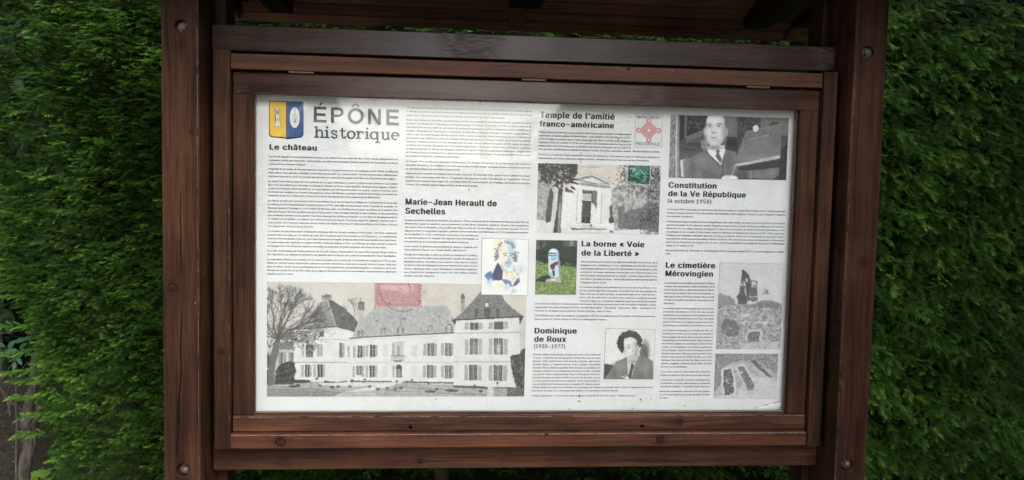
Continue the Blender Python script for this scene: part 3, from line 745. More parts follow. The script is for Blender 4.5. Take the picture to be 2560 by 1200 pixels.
para((1658.5, 1656.5), 1785, 772.5, 815, L("""Les tombes (dont un sarcophage vous est présenté
près de là) exhumées en 1973, lors des travaux
préparatoires du lotissement de la Roseraie aux
Cuts Chevets s'échelonnent de la fin du VIe siècle
jusqu'au VIIe siècle. Les habitants vivaient alors dans
des demeures modestes en contrebas du coteau."""))
para((1656, 1651), 1782.5, 827.5, 918.5, L("""Les tombes retrouvées, au nombre de 300, ne
constituent en fait qu'une partie du cimetière
mérovingien, le reste étant encore enfoui à
l'emplacement du cimetière actuel. Elles révélèrent
des hommes équipés de scramasaxes (sorte d'épée
courte), et de quelques rares lances, portant de
fortes et larges ceintures munies de plaque-boucles
finement décorées, mais aussi des femmes et des
enfants, tous retrouvés la tête orientée vers l'Est.
Quelques femmes portaient des bijoux de bronze,
agrafes, aiguilles, anneaux, perles faites de pâte
de verre ou de céramique."""), last=0.525)
para((1651, 1650.5), 1776.5, 931, 939.5, L("""Trois vases intacts et des traces des offrandes
brûlées ont également été retrouvés près des défunts."""), mat=ink_faint)
para((1650.5, 1649.5), 1775.5, 951.5, 968, L("""L'étude des ossements a montré une population
souffrant de carences alimentaires et fortement
exposée aux maladies. La mortalité infantile était forte."""), mat=ink_faint)
para((1649, 1648.5), 1774.5, 980, 996.5, L("""Beaucoup d'éléments retrouvés lors des fouilles
de 1973 sont exposés au musée de Saint Germain
en Laye."""), last=0.165, mat=ink_faint)

BB = 0.048
text_block('heading', [head(673.5, 373.5, 792.5, 'Le château', 13.5, bold=BB)], ink_head)
text_block('heading', [head(1013.5, 511, 1242, 'Marie-Jean Herault de', 14.5, bold=BB), head(1013, 534, 1113.5, 'Sechelles', 14.5, bold=BB)], ink_head)
text_block('heading', [head(1349.5, 294, 1536.5, "Temple de l'amitié", 15, bold=BB), head(1348, 315.5, 1535, 'franco-américaine', 13.5, bold=BB)], ink_head)
text_block('heading', [head(1453.5, 615.5, 1611, 'La borne « Voie', 13.5, bold=BB), head(1453, 638.5, 1597.5, 'de la Liberté »', 13.5, bold=BB)], ink_head)
text_block('heading', [head(1336, 833, 1442, 'Dominique', 13.5, bold=BB), head(1335, 854, 1415.5, 'de Roux', 13.5, bold=BB)], ink_head)
text_block('subheading', [head(1334.5, 870, 1412, '(1935-1977)', 9.5, bold=0.020)], ink_head)
text_block('heading', [head(1671, 469, 1791.5, 'Constitution', 13.5, bold=BB), head(1670, 490, 1864.5, 'de la Ve République', 13.5, bold=BB)], ink_head)
text_block('subheading', [head(1669, 507, 1778, '(4 octobre 1958)', 10, bold=0.018)], ink_head)
text_block('heading', [head(1664, 669, 1788, 'Le cimetière', 13.5, bold=BB), head(1663, 690, 1782.5, 'Mérovingien', 13.5, bold=BB)], ink_head)

# title lettering, drawn letter by letter -------------------------------------------------
def flat(name, polys, mat, y=PY0, parent=None):
    """polys: lists of scan points -> one flat printed shape"""
    bm = bmesh.new()
    for P in polys:
        P = np.array(P, float); X, Z = U(P[:, 0], P[:, 1])
        vs = [bm.verts.new((float(a), y, float(b) + ZB)) for a, b in zip(X, Z)]
        try: bm.faces.new(vs)
        except ValueError: pass
    bmesh.ops.triangulate(bm, faces=bm.faces[:], ngon_method='EAR_CLIP')
    for f in bm.faces:
        f.normal_update()
        if f.normal.y > 0: f.normal_flip()
    me = bpy.data.meshes.new(name); bm.to_mesh(me); bm.free(); me.materials.append(mat)
    o = bpy.data.objects.new(name, me); scene.collection.objects.link(o); adopt(o, parent or poster); return o
SWK = 1.0
def stroke(pts, w):
    """a polyline of widths -> quads in scan units"""
    P = np.array([p[:2] for p in pts], float); W = [(p[2] if len(p) > 2 else w) * SWK for p in pts]
    n = len(P); Lf = []; Rt = []
    for i in range(n):
        d = P[min(i + 1, n - 1)] - P[max(i - 1, 0)]; d = d / (np.hypot(*d) + 1e-9); nrm = np.array([-d[1], d[0]])
        Lf.append(P[i] + nrm * W[i] / 2); Rt.append(P[i] - nrm * W[i] / 2)
    return [[Lf[i], Lf[i + 1], Rt[i + 1], Rt[i]] for i in range(n - 1)]
def arc(cx, cy, rx, ry, a0, a1, w, n=16, w2=None):
    pts = []
    for i in range(n + 1):
        a = math.radians(a0 + (a1 - a0) * i / n)
        k = abs(math.cos(a)); ww = w if w2 is None else w2 + (w - w2) * k
        pts.append((cx + rx * math.cos(a), cy - ry * math.sin(a), ww))
    return stroke(pts, w)
def sk(x, y):  # the slight lean of the printed title in the scan
    return y
T = []
def hb(x0, x1, yb, h, slope=0.045): T.append([(x0, yb - h), (x1, yb - h + slope * (x1 - x0)), (x1, yb + slope * (x1 - x0)), (x0, yb)])
def vb(x0, x1, y0, y1): T.append([(x0, y0), (x1, y0 + 0.2), (x1, y1 + 0.2), (x0, y1)])
# É
vb(784.5, 792, 266, 306); hb(792, 816, 273.2, 7); hb(792, 814, 289.2, 6.6); hb(792, 816, 306, 7.2)
T.append([(797, 263.5), (803, 256), (808, 256.5), (801.5, 264)])
# P
vb(827.5, 835, 268, 307.5); T += stroke([(835, 271.3), (846, 271.8), (853, 274), (856.3, 279.5), (854.5, 286), (847, 289.4), (835, 289.6)], 6.8)
# Ô
T += arc(889.5, 290, 16.4, 16.5, 0, 360, 7.6, 36)
T += stroke([(880, 266.5), (889, 260), (898, 267)], 4.2)
# N
vb(920, 927.5, 271.5, 311); vb(945, 952.5, 273, 312); T.append([(920, 271.5), (928.5, 271.8), (952.5, 312), (944, 311.8)])
# E
vb(966, 973.5, 273.5, 313); hb(973.5, 997, 280.6, 7); hb(973.5, 995, 296.2, 6.6); hb(973.5, 997, 313, 7.2)
for i, q in enumerate(T): T[i] = [tuple(p) for p in q]
def zed(polys, dy=0.0): return polys
flat('title_lettering', T, ink_title)
# historique, a typewriter face with slab serifs; baselines fall 1 unit in 25
SWK = 1.2
S = []
def bl(x): return 343.6 + (x - 787) * 0.030
def stem(x, h, w=4.4, foot=True, top=True, fw=13):
    b = bl(x); S.extend(stroke([(x, b - h), (x, b)], w))
    if foot: S.extend(stroke([(x - fw / 2, b - 1), (x + fw / 2, b - 1)], 2.6))
    if top: S.extend(stroke([(x - 6.0, b - h + 1.6), (x, b - h + 1.2)], 2.6))
def dot(x, yy, r=3.0): S.extend([[(x + r * math.cos(a), yy + r * math.sin(a)) for a in np.linspace(0, 2 * math.pi, 13)[:-1]]])
stem(791.5, 28); S += stroke([(793, bl(793) - 15), (798, bl(793) - 19), (803, bl(793) - 18), (805.5, bl(793) - 13), (805.5, bl(793))], 3.8); S += stroke([(800, bl(805) - 1), (811, bl(805) - 1)], 2.6)
stem(817.5, 19.5); dot(817.8, bl(817) - 26)
S += stroke([(842, bl(842) - 14), (836, bl(836) - 19), (829.5, bl(830) - 16.5), (829.5, bl(830) - 12), (836, bl(836) - 9.8), (842.5, bl(842) - 6.5), (841.5, bl(842) - 1.5), (835, bl(836) + .4), (828.5, bl(828) - 4.5)], 3.6); S += stroke([(842, bl(842) - 20), (842, bl(842) - 13)], 2.0)
S += stroke([(855.5, bl(855) - 26), (855.5, bl(855) - 5), (858, bl(855) - .8), (862, bl(855) - 1), (864.5, bl(855) - 5)], 3.8); S += stroke([(849, bl(850) - 18.5), (864, bl(864) - 18.5)], 2.6)
S += arc(878, bl(878) - 9.3, 8.6, 8.9, 0, 360, 4.6, 26, 2.8)
stem(896, 19.5, fw=14); S += stroke([(897, bl(897) - 13), (902, bl(902) - 18), (907.5, bl(907) - 17.5)], 3.2); dot(908, bl(908) - 15.2, 2.5)
stem(918, 19.5); dot(918.3, bl(918) - 26)
S += arc(935, bl(935) - 9.3, 8.2, 8.9, 0, 360, 4.6, 26, 2.8); S += stroke([(944, bl(944) - 19.5), (944, bl(944) + 8)], 4.2); S += stroke([(938, bl(944) + 8), (950, bl(944) + 8)], 2.6)
stem(957.5, 19.5, foot=False); S += stroke([(957.5, bl(957) - 8), (958.5, bl(958) - 2), (963, bl(963) + .2), (969, bl(969) - 3.5)], 3.6); stem(970.5, 19.5, fw=3); S += stroke([(971, bl(971) - 1), (976, bl(976) - 1)], 2.6)
S += arc(988, bl(988) - 9.3, 8.3, 8.9, -8, 300, 3.9, 24, 2.8); S += stroke([(980, bl(980) - 10), (996, bl(996) - 10)], 2.4)
SWK = 1.0
flat('title_script', [[tuple(p) for p in q] for q in S], ink_title)
# the accent-sized frame lines, the crest and the monument emblem ---------------------------
m_black = ink('print_black', (0.02, 0.02, 0.02)); m_yel = ink('crest_yellow', (0.60, 0.39, 0.045)); m_blu = ink('crest_blue', (0.032, 0.075, 0.20))
m_wht = ink('print_white', (0.60, 0.60, 0.59)); m_pink = ink('emblem_pink', (0.50, 0.255, 0.265)); m_grey = ink('print_grey', (0.16, 0.16, 0.16))
def shield(x0, x1, y0, y1, k, half=0):
    xm = (x0 + x1) / 2; s = (y1 - y0)
    top = lambda x: y0 + (x - x0) * 0.035
    Lp = [(xm, top(xm)), (x0, top(x0)), (x0, y1 - 14), (x0 + 2, y1 - 8.5), (x0 + 7, y1 - 5.5), (x0 + 14, y1 - 4.6), (xm - 6, y1 - 4), (xm - 2.5, y1 - 2.5), (xm, y1)]
    Rp = [(xm, y1), (xm + 2.5, y1 - 2.2), (xm + 6, y1 - 3.4), (x1 - 14, y1 - 3.6), (x1 - 7, y1 - 4.6), (x1 - 2, y1 - 7.6), (x1, y1 - 13), (x1, top(x1)), (xm, top(xm))]
    return Lp if half < 0 else Rp if half > 0 else Lp + Rp[1:-1]
crest = flat('crest', [shield(672.5, 759, 251.5, 348.5, 0)], m_black)
flat('crest_field', [shield(674.5, 757.2, 253.6, 346.2, 0, -1)], m_yel, PY0 - 0.0002, crest)
flat('crest_field', [shield(674.5, 757.2, 253.6, 346.2, 0, 1)], m_blu, PY0 - 0.0002, crest)
flat('crest_line', stroke([(716.2, 255), (716, 345)], 1.6), m_black, PY0 - 0.0004, crest)
def ell(cx, cy, rx, ry, n=28): return [(cx + rx * math.cos(a), cy + ry * math.sin(a)) for a in np.linspace(0, 2 * math.pi, n + 1)[:-1]]
flat('crest_medallion', [ell(737, 294, 12.3, 26)], m_wht, PY0 - 0.0004, crest)
tower = [(687, 316), (688, 311), (690, 300), (690.5, 291), (688, 289.5), (686.5, 286.5), (690, 287.5), (692, 286), (692.5, 288.5), (697, 288.5), (697.5, 286), (699.5, 287.5), (702.5, 286.5), (701, 289.5), (698.5, 291), (699, 300), (700.5, 311), (701.5, 316), (697.5, 316), (696, 313), (693, 313), (691, 316)]
flat('crest_tower', [[(694.3 + (x - 694.3) * 1.12, 301 + (y - 301) * 1.06) for x, y in tower]], m_grey, PY0 - 0.0004, crest)
flat('crest_tower', [tower], m_wht, PY0 - 0.0006, crest)
flat('crest_detail', [[(692.5, 296.5), (696, 296.5), (696, 302), (692.5, 302)]] + stroke([(689, 308), (700.3, 308.4)], 0.7), m_grey, PY0 - 0.0008, crest)
lily = [[(694, 266.5), (697, 272), (695.5, 278.5), (694, 281), (692.5, 278.5), (691, 272)]] + stroke([(692.5, 278), (689, 274), (686.5, 275), (687.5, 278.5)], 1.7) + stroke([(695.5, 278), (699, 274), (701.5, 275), (700.5, 278.5)], 1.7) + stroke([(689.5, 279.5), (698.5, 279.7)], 1.5) + stroke([(694, 280), (694, 284)], 1.8) + stroke([(692, 280), (690, 283)], 1.4) + stroke([(696, 280), (698, 283)], 1.4)
flat('crest_lily', lily, m_grey, PY0 - 0.0005, crest)
flat('crest_lily', [[(694, 268), (696, 272), (694.8, 278), (694, 279.5), (693.2, 278), (692, 272)]], m_wht, PY0 - 0.0007, crest)
fig = []
for k in range(46):
    a = rnd.uniform(0, 6.28); rr = rnd.random() ** 0.5
    cx = 737.2 + math.cos(a) * rr * 5.2; cy = 295 + math.sin(a) * rr * 16
    fig += stroke([(cx, cy), (cx + rnd.uniform(-2, 2), cy + rnd.uniform(-2.5, 2.5)), (cx + rnd.uniform(-2.5, 2.5), cy + rnd.uniform(-3, 3))], 0.65)
fig += arc(737.3, 276.5, 2.3, 2.8, 0, 360, 0.8, 12) + stroke([(734.5, 273.5), (735, 270.5), (737.2, 272.5), (739.4, 270.5), (740, 273.5)], 0.9)
flat('crest_figure', fig, m_grey, PY0 - 0.0006, crest)
E4 = [(1588.5, 284.2), (1656, 285.9), (1653, 369.5), (1586.8, 367)]
em = flat('emblem', stroke(E4 + E4[:2], 0.9)[:4], m_grey, PY0)
ex, ey = 1621.7, 325.8
dia = []
for i in range(4):
    a0 = math.pi / 2 * i - math.pi / 2
    cxx = ex + 26.5 * math.cos(a0); cyy = ey + 27 * math.sin(a0)
    dia.append((ex + 0, ey + 0))
sides = []
for i in range(4):
    a0 = math.pi / 2 * i; c0 = (ex + 24.5 * math.cos(a0 - math.pi / 2), ey + 24.5 * math.sin(a0 - math.pi / 2)); c1 = (ex + 24.5 * math.cos(a0), ey + 24.5 * math.sin(a0))
    sides += stroke([c0, ((c0[0] + c1[0]) / 2, (c0[1] + c1[1]) / 2), c1], 9)
flat('emblem_shape', [[(ex, ey - 25), (ex + 25, ey), (ex, ey + 25), (ex - 25, ey)]] , m_pink, PY0 - 0.0002, em)
flat('emblem_shape', [ell(ex + dx, ey + dy, 6.8, 6.8, 20) for dx, dy in ((0, -24.5), (25, 0.6), (-25, -.6), (0, 24.5))], m_pink, PY0 - 0.0003, em)
flat('emblem_dot', [ell(ex + dx, ey + dy, r, r, 16) for dx, dy, r in ((0, -24, 2.0), (23.5, 0.6, 2.0), (-23.5, -.6, 2.0), (0, 24, 2.0), (0, 0, 3.6))], m_wht, PY0 - 0.0004, em)
def capt(px, py, px_r, s, cap, mat, bold=0.0, shear=0.0, y=PY0):
    x, z = U(px, py); xr = U(px_r, py)[0]; z2 = U(px, py - cap)[1]
    return (s, float(x), float(xr), float(z), float(z2 - z) / CAPH, bold, shear)
text_block('emblem_lettering', [capt(1592.5, 296.3, 1653, 'MONUMENT', 7.6, m_grey, 0.012)], m_grey)
text_block('emblem_lettering', [capt(1590, 362.5, 1649.5, 'HISTORIQUE', 7.6, m_grey, 0.012)], m_grey)
# ------------------------------------------------------------------ the printed pictures: ink laid on a fine mesh, one mesh per picture
def vnoise(h, w, s, seed):
    r = np.random.default_rng(seed); gh, gw = int(h / s) + 3, int(w / s) + 3
    G = r.random((gh, gw)); y = np.arange(h) / s; x = np.arange(w) / s
    yi = y.astype(int); xi = x.astype(int); fy = (y - yi)[:, None]; fx = (x - xi)[None, :]
    fy = fy * fy * (3 - 2 * fy); fx = fx * fx * (3 - 2 * fx)
    a = G[yi][:, xi]; b = G[yi][:, xi + 1]; c = G[yi + 1][:, xi]; d = G[yi + 1][:, xi + 1]
    return (a * (1 - fx) + b * fx) * (1 - fy) + (c * (1 - fx) + d * fx) * fy
class Pic:
    SS = 2
    def __init__(s, x0, y0, x1, y1, bgc, seed=1):
        s.x0, s.y0 = x0, y0; s.w = int((x1 - x0) * s.SS) + 4; s.h = int((y1 - y0) * s.SS) + 4
        s.a = np.zeros((s.h, s.w, 3)); s.a[:] = s.c(bgc); s.seed = seed * 100; s.r = random.Random(seed)
        s.X = x0 + np.arange(s.w)[None, :] / s.SS + np.zeros((s.h, 1)); s.Y = y0 + np.arange(s.h)[:, None] / s.SS + np.zeros((1, s.w))
    def c(s, v): return np.array([v, v, v], float) if not isinstance(v, (tuple, list)) else np.array(v, float)
    def n(s, scale, octv=1):
        o = 0; k = 0
        for i in range(octv):
            s.seed += 1; o = o + vnoise(s.h, s.w, max(1.2, scale * s.SS / 2 ** i), s.seed) / 2 ** i; k += 1 / 2 ** i
        return o / k
    def box(s, pts, pad=2):
        P = np.array(pts, float)
        i0 = max(0, int((P[:, 1].min() - s.y0 - pad) * s.SS)); i1 = min(s.h, int((P[:, 1].max() - s.y0 + pad) * s.SS) + 1)
        j0 = max(0, int((P[:, 0].min() - s.x0 - pad) * s.SS)); j1 = min(s.w, int((P[:, 0].max() - s.x0 + pad) * s.SS) + 1)
        return i0, max(i0, i1), j0, max(j0, j1)
    def pmask(s, pts):
        i0, i1, j0, j1 = s.box(pts); X = s.X[i0:i1, j0:j1]; Y = s.Y[i0:i1, j0:j1]; m = np.zeros(X.shape, bool)
        n = len(pts)
        for k in range(n):
            xa, ya = pts[k]; xb, yb = pts[(k + 1) % n]
            if ya == yb: continue
            cnd = ((ya > Y) != (yb > Y)) & (X < (xb - xa) * (Y - ya) / (yb - ya) + xa); m ^= cnd
        return (i0, i1, j0, j1), m.astype(float)
    def put(s, bx, m, col, a=1.0, tex=0.0, ts=3.0):
        i0, i1, j0, j1 = bx
        if i1 <= i0 or j1 <= j0: return
        R = s.a[i0:i1, j0:j1]; C = np.zeros(R.shape) + s.c(col)
        if tex: C = C + ((s.n(ts, 3)[i0:i1, j0:j1] - 0.5) * 2 * tex)[..., None]
        m = (m * a)[..., None]; s.a[i0:i1, j0:j1] = R * (1 - m) + C * m
    def poly(s, pts, col, a=1.0, tex=0.0, ts=3.0, thr=None, tsm=3.0):
        bx, m = s.pmask(pts)
        if thr is not None: m = m * (s.n(tsm, 3)[bx[0]:bx[1], bx[2]:bx[3]] > thr)
        s.put(bx, m, col, a, tex, ts)
    def rect(s, x0, y0, x1, y1, col, **k): s.poly([(x0, y0), (x1, y0), (x1, y1), (x0, y1)], col, **k)
    def line(s, pts, w, col, a=1.0):
        for (xa, ya), (xb, yb) in zip(pts[:-1], pts[1:]):
            bx = s.box([(xa, ya), (xb, yb)], w + 1); X = s.X[bx[0]:bx[1], bx[2]:bx[3]]; Y = s.Y[bx[0]:bx[1], bx[2]:bx[3]]
            L2 = (xb - xa) ** 2 + (yb - ya) ** 2 + 1e-9; t = np.clip(((X - xa) * (xb - xa) + (Y - ya) * (yb - ya)) / L2, 0, 1)
            d = np.hypot(X - xa - t * (xb - xa), Y - ya - t * (yb - ya)); s.put(bx, np.clip((w / 2 - d) * s.SS + 0.5, 0, 1), col, a)
    def ell(s, cx, cy, rx, ry, col, a=1.0, rot=0.0, soft=0.0, tex=0.0, ts=3.0):
        R = max(rx, ry) * (1 + soft) + 1; bx = s.box([(cx - R, cy - R), (cx + R, cy + R)]); X = s.X[bx[0]:bx[1], bx[2]:bx[3]] - cx; Y = s.Y[bx[0]:bx[1], bx[2]:bx[3]] - cy
        cr, sr = math.cos(rot), math.sin(rot); u = (X * cr + Y * sr) / rx; v = (-X * sr + Y * cr) / ry; d = np.sqrt(u * u + v * v)
        m = np.clip((1 + soft - d) / (2 * soft), 0, 1) if soft else np.clip((1 - d) * min(rx, ry) * s.SS + 0.5, 0, 1)
        s.put(bx, m, col, a, tex, ts)
    def grain(s, amp, sc=1.0):
        if sc < 2: s.a += ((s.n(3.2, 3) - 0.5) * 2.6 * amp)[..., None]
        s.a += ((s.n(sc, 2) - 0.5) * 2 * amp)[..., None]
    def blot(s, amp, sc, o=3): s.a += ((s.n(sc, o) - 0.5) * 2 * amp)[..., None]
    def soft(s, *L):
        for (x, y, rx, ry, col, a) in L: s.ell(x, y, rx, ry, col, a, soft=.7)
    def tone(s, k=1.12, mid=165): s.a = mid + (s.a - mid) * k
    def mottle(s, x0, y0, x1, y1, n, cols, r=1.6, inside=None):
        for _ in range(n):
            x = s.r.uniform(x0, x1); y = s.r.uniform(y0, y1)
            if inside is None or inside(x, y): s.ell(x, y, r * s.r.uniform(.5, 1.5), r * s.r.uniform(.35, .9), s.r.choice(cols), .7, s.r.uniform(0, 3.1))
    def leaves(s, x0, y0, x1, y1, n, col, r=2.0, a=0.8, inside=None):
        for _ in range(n):
            x = s.r.uniform(x0, x1); y = s.r.uniform(y0, y1)
            if inside and not inside(x, y): continue
            s.ell(x, y, r * s.r.uniform(.5, 1.4), r * s.r.uniform(.3, .8), col if not callable(col) else col(x, y), a, s.r.uniform(0, 3.1))
    def twig(s, x, y, ang, ln, w, col, dep, spread=0.5, a=0.9):
        xb = x + ln * math.cos(ang); yb = y - ln * math.sin(ang); s.line([(x, y), (xb, yb)], w, col, a)
        if dep <= 0: return
        for k in range(2 if s.r.random() < .7 else 3): s.twig(xb, yb, ang + s.r.uniform(-spread, spread), ln * s.r.uniform(.68, .92), max(0.45, w * .68), col, dep - 1, spread, a)
    def rough(s, a1=0.55, a2=0.8, blot=5):
        """uneven print: edges wander a little, tones drift"""
        dx = (s.n(2.2) - .5) * 2 * a1 + (s.n(9) - .5) * 2 * a2; dy = (s.n(2.2) - .5) * 2 * a1 + (s.n(9) - .5) * 2 * a2
        i = np.clip(np.arange(s.h)[:, None] + dy * s.SS, 0, s.h - 1).astype(int); j = np.clip(np.arange(s.w)[None, :] + dx * s.SS, 0, s.w - 1).astype(int)
        s.a = s.a[i, j] + ((s.n(26, 2) - .5) * 2 * blot + (s.n(5, 2) - .5) * 2 * blot * .8)[..., None]
    def make(s, name, corners, label=None, y=-0.0008, pitch=1.45):
        (xa, ya), (xb, yb), (xc, yc), (xd, yd) = corners                  # tl, tr, br, bl in scan units
        XX, ZZ = U([xa, xb, xc, xd], [ya, yb, yc, yd]); px, pz = CAMPIX
        nx = int((xb - xa) / pitch); nz = int((yd - ya) / pitch)
        x0, x1 = (XX[0] + XX[3]) / 2, (XX[1] + XX[2]) / 2; zt, zb = (ZZ[0] + ZZ[1]) / 2, (ZZ[2] + ZZ[3]) / 2
        gx, gz = np.meshgrid(np.linspace(x0, x1, nx + 1), np.linspace(zt, zb, nz + 1))
        dx = gx - CAM[0]; dy = -CAM[1]; dz = gz - CAM[2]
        fd = dx * CF[0] + dy * CF[1] + dz * CF[2]
        sx = 1280 + 2050 * (dx * CR[0] + dy * CR[1] + dz * CR[2]) / fd; sy = 600 - 2050 * (dx * CU[0] + dy * CU[1] + dz * CU[2]) / fd
        A = s.a.copy(); k = A.copy()
        for ax in (0, 1): k = (np.roll(k, 1, ax) + 2 * k + np.roll(k, -1, ax)) / 4
        i = np.clip((sy - s.y0) * s.SS, 0, s.h - 1.01); j = np.clip((sx - s.x0) * s.SS, 0, s.w - 1.01)
        ii = i.astype(int); jj = j.astype(int); fi = (i - ii)[..., None]; fj = (j - jj)[..., None]
        C = (k[ii, jj] * (1 - fj) + k[ii, jj + 1] * fj) * (1 - fi) + (k[ii + 1, jj] * (1 - fj) + k[ii + 1, jj + 1] * fj) * fi
        C = np.clip(C, 0.0, 255) / 255; C = np.where(C <= 0.04045, C / 12.92, ((C + 0.055) / 1.055) ** 2.4)
        C = np.clip(C * 0.86, 0.008, 0.7)
        V = np.stack([gx, np.full(gx.shape, y), gz + ZB], -1).reshape(-1, 3)
        idx = np.arange((nx + 1) * (nz + 1)).reshape(nz + 1, nx + 1)
        F = np.stack([idx[:-1, :-1], idx[1:, :-1], idx[1:, 1:], idx[:-1, 1:]], -1).reshape(-1, 4)
        o = np_mesh(name, V, F, m_print, poster, C.reshape(-1, 3))
        if label: o['label'] = label
        return o
CAMPIX = (0, 0)
m_print = colmat('printed_picture_ink', 0.5)

# --- the big house
p = Pic(664, 700, 1320, 996, (205, 200, 193), 3)
p.blot(9, 60, 4); p.ell(760, 740, 90, 40, 214, .5, soft=.6); p.poly([(1040, 700), (1320, 700), (1320, 800), (1040, 770)], (212, 206, 197), .4)
# far building left
p.poly([(690, 857), (735, 852), (735, 875), (690, 874)], 128, tex=25, ts=2); p.poly([(667, 874), (735, 874), (735, 950), (667, 950)], 192, tex=6)
for x in (696, 709, 722): p.rect(x, 880, x + 6, 909, 150); p.rect(x + 6, 881, x + 11, 908, 200 if x == 709 else 110)
p.twig(884, 800, 1.45, 14, 1.6, 120, 5, .45); p.twig(874, 806, 1.75, 12, 1.2, 130, 4, .5); p.twig(889, 790, 1.2, 10, 1, 130, 4, .5)
W = 224
# left pavilion
p.poly([(735, 824), (841, 817), (841, 955), (735, 952)], W, tex=5, ts=5); p.poly([(841, 817), (886, 829), (886, 950), (841, 955)], 229, tex=5, ts=6)
for k in range(16): p.line([(829, 826 + k * 8), (840, 826 + k * 8)], .7, 195, .8)
p.poly([(778, 784), (800, 756), (817, 749), (841, 816), (730, 824), (752, 806)], 152, tex=26, ts=3); p.poly([(818, 749), (832, 751), (862, 771), (882, 790), (895, 806), (886, 829), (841, 816)], 103, tex=34, ts=3)
p.line([(819, 750), (841, 816)], 1.8, 196); p.line([(730, 823.5), (841, 816.5), (887, 828.5)], 2.4, 75)
p.poly([(792, 787), (802, 785.5), (799, 796), (790, 796)], 205); p.poly([(791, 796), (798, 796), (795, 804), (788, 806)], 95)
p.rect(805, 741, 829, 751, 172, tex=12); p.ell(817, 740, 13, 3.3, 128); p.ell(817, 746, 12.5, 2.4, 150); p.rect(814.5, 733.5, 818, 739, 110); p.rect(820.5, 735.5, 824.5, 739, 120)
p.line([(790, 849), (841, 847.5), (886, 853)], 1.3, 165); p.line([(735, 906), (841, 905), (886, 907)], 1.5, 128)
def shut(x0, x1, y0, y1, g=168): p.rect(x0, y0, x1, y1, g); p.line([(x0, (y0 + y1) / 2), (x1, (y0 + y1) / 2)], 1, 205); p.line([(x0 - .4, y0), (x0 - .4, y1)], .6, 140, .8)
def win(x0, x1, y0, y1, g=72, nx=3, nz=5, fr=205):
    p.rect(x0 - .6, y0 - .6, x1 + .6, y1 + .6, 120); p.rect(x0, y0, x1, y1, g, tex=12, ts=2)
    for k in range(1, nx): p.line([(x0 + (x1 - x0) * k / nx, y0), (x0 + (x1 - x0) * k / nx, y1)], 1.0 if k * 2 != nx else 2.0, fr, .9)
    for k in range(1, nz): p.line([(x0, y0 + (y1 - y0) * k / nz), (x1, y0 + (y1 - y0) * k / nz)], .8, fr, .85)
win(798.5, 809, 827.5, 841, 85, 2, 1, 120)
shut(755, 760, 862, 892); win(765.5, 781.5, 862, 892, 85, 3, 2, 170); shut(793.5, 800, 861, 891); shut(801.3, 807, 861, 891)
shut(754, 759.5, 913, 942); win(763.5, 773, 912, 942, 70, 2, 1, 190); shut(773.8, 779, 913, 942); shut(784, 790, 912, 942); win(794, 806, 911, 942, 70, 2, 1, 205); shut(807, 812.5, 912, 942)
win(849, 854, 857, 893, 120, 1, 1); shut(855.5, 861.5, 858, 893); shut(869.5, 874, 865, 893)
# centre wing
p.poly([(875, 843), (1000, 838), (1137, 831), (1137, 957), (875, 952)], 227, tex=4, ts=8)
p.poly([(880, 843), (893, 818), (912, 792), (938, 768), (1115, 763.5), (1126, 778), (1138, 802), (1138, 832), (1000, 838)], 178, tex=24, ts=4)
for _ in range(70): x = p.r.uniform(915, 1125); y = p.r.uniform(775, 828); p.line([(x, y), (x + p.r.uniform(-2, 4), y + p.r.uniform(-4, 1))], .9, p.r.choice([120, 140, 205]), .7)
p.line([(875, 845.5), (940, 841), (1000, 838), (1070, 834.5), (1138, 832)], 2.6, 72); p.line([(875, 850), (1137, 838)], .8, 190)
for x, y in ((1002, 797), (1069, 816), (952, 823)): p.line([(x, y + 12), (x + 2, y), (x + 11, y - 3), (x + 10, y + 9)], 1.2, 95); p.line([(x + 3, y + 2), (x + 10, y)], 1, 110)
for x, y in ((942.5, 801), (1099, 791)): p.ell(x, y, 1.8, 1.8, 50)
p.rect(896, 772, 909.5, 822, 186, tex=8); p.poly([(894, 758), (911.5, 760), (911, 776), (895.5, 774)], 128, tex=15); p.ell(903, 757, 9, 3.4, 105); p.line([(901, 744), (901, 754)], 1.3, 95); p.line([(898.8, 746), (903, 746)], .9, 95)
for x, y, w in ((901.5, 830, 7.5), (1000.5, 823, 9), (1122, 820, 10)):
    p.poly([(x - w, y - 2), (x, y - w * 1.1), (x + w, y - 3), (x + w - 1, y + 11), (x - w + 1, y + 11)], 118, tex=14, ts=2); p.ell(x, y - 1, w * .52, 5.5, 216); p.rect(x - w * .55, y - 1, x + w * .55, y + 10, 214)
    for q in (-1, 1): p.rect(x + q * w * .27 - w * .18, y - 3, x + q * w * .27 + w * .18, y + 8, 95 if x < 950 else 150); p.line([(x - 4, y + 3), (x + 4, y + 3)], .8, 205)
for a, b, c_, d in ((883, 889, 865, 894), (907, 912, 864, 892), (915, 920, 864, 891), (939, 944.5, 863, 891), (1059, 1066, 859, 889), (1086.5, 1092.5, 859, 889), (1103, 1110, 858, 888), (1128.5, 1134, 858, 888),
                    (882, 887, 915, 943), (904.5, 910, 914, 942), (914, 919.5, 914, 943), (937, 942.5, 914, 943), (1058, 1065, 914, 943), (1084.5, 1091, 914, 943), (1103, 1110, 914, 944), (1128.5, 1134, 914, 944), (981, 987.5, 855, 888), (981.5, 986.5, 914, 943)): shut(a, b, c_, d)
win(894.5, 905, 864, 893, 62, 2, 3); win(925.5, 937, 863, 892, 66, 2, 3); win(1069, 1084.5, 858.5, 889, 84, 4, 5); win(1113, 1127.5, 858, 889, 84, 4, 5)
win(891.5, 903, 915, 936.5, 72, 4, 4); win(924.5, 935.5, 914, 942, 66, 2, 4); win(1068, 1082.5, 913.5, 944, 66, 4, 7); win(1113, 1127.5, 914, 945, 66, 4, 7)
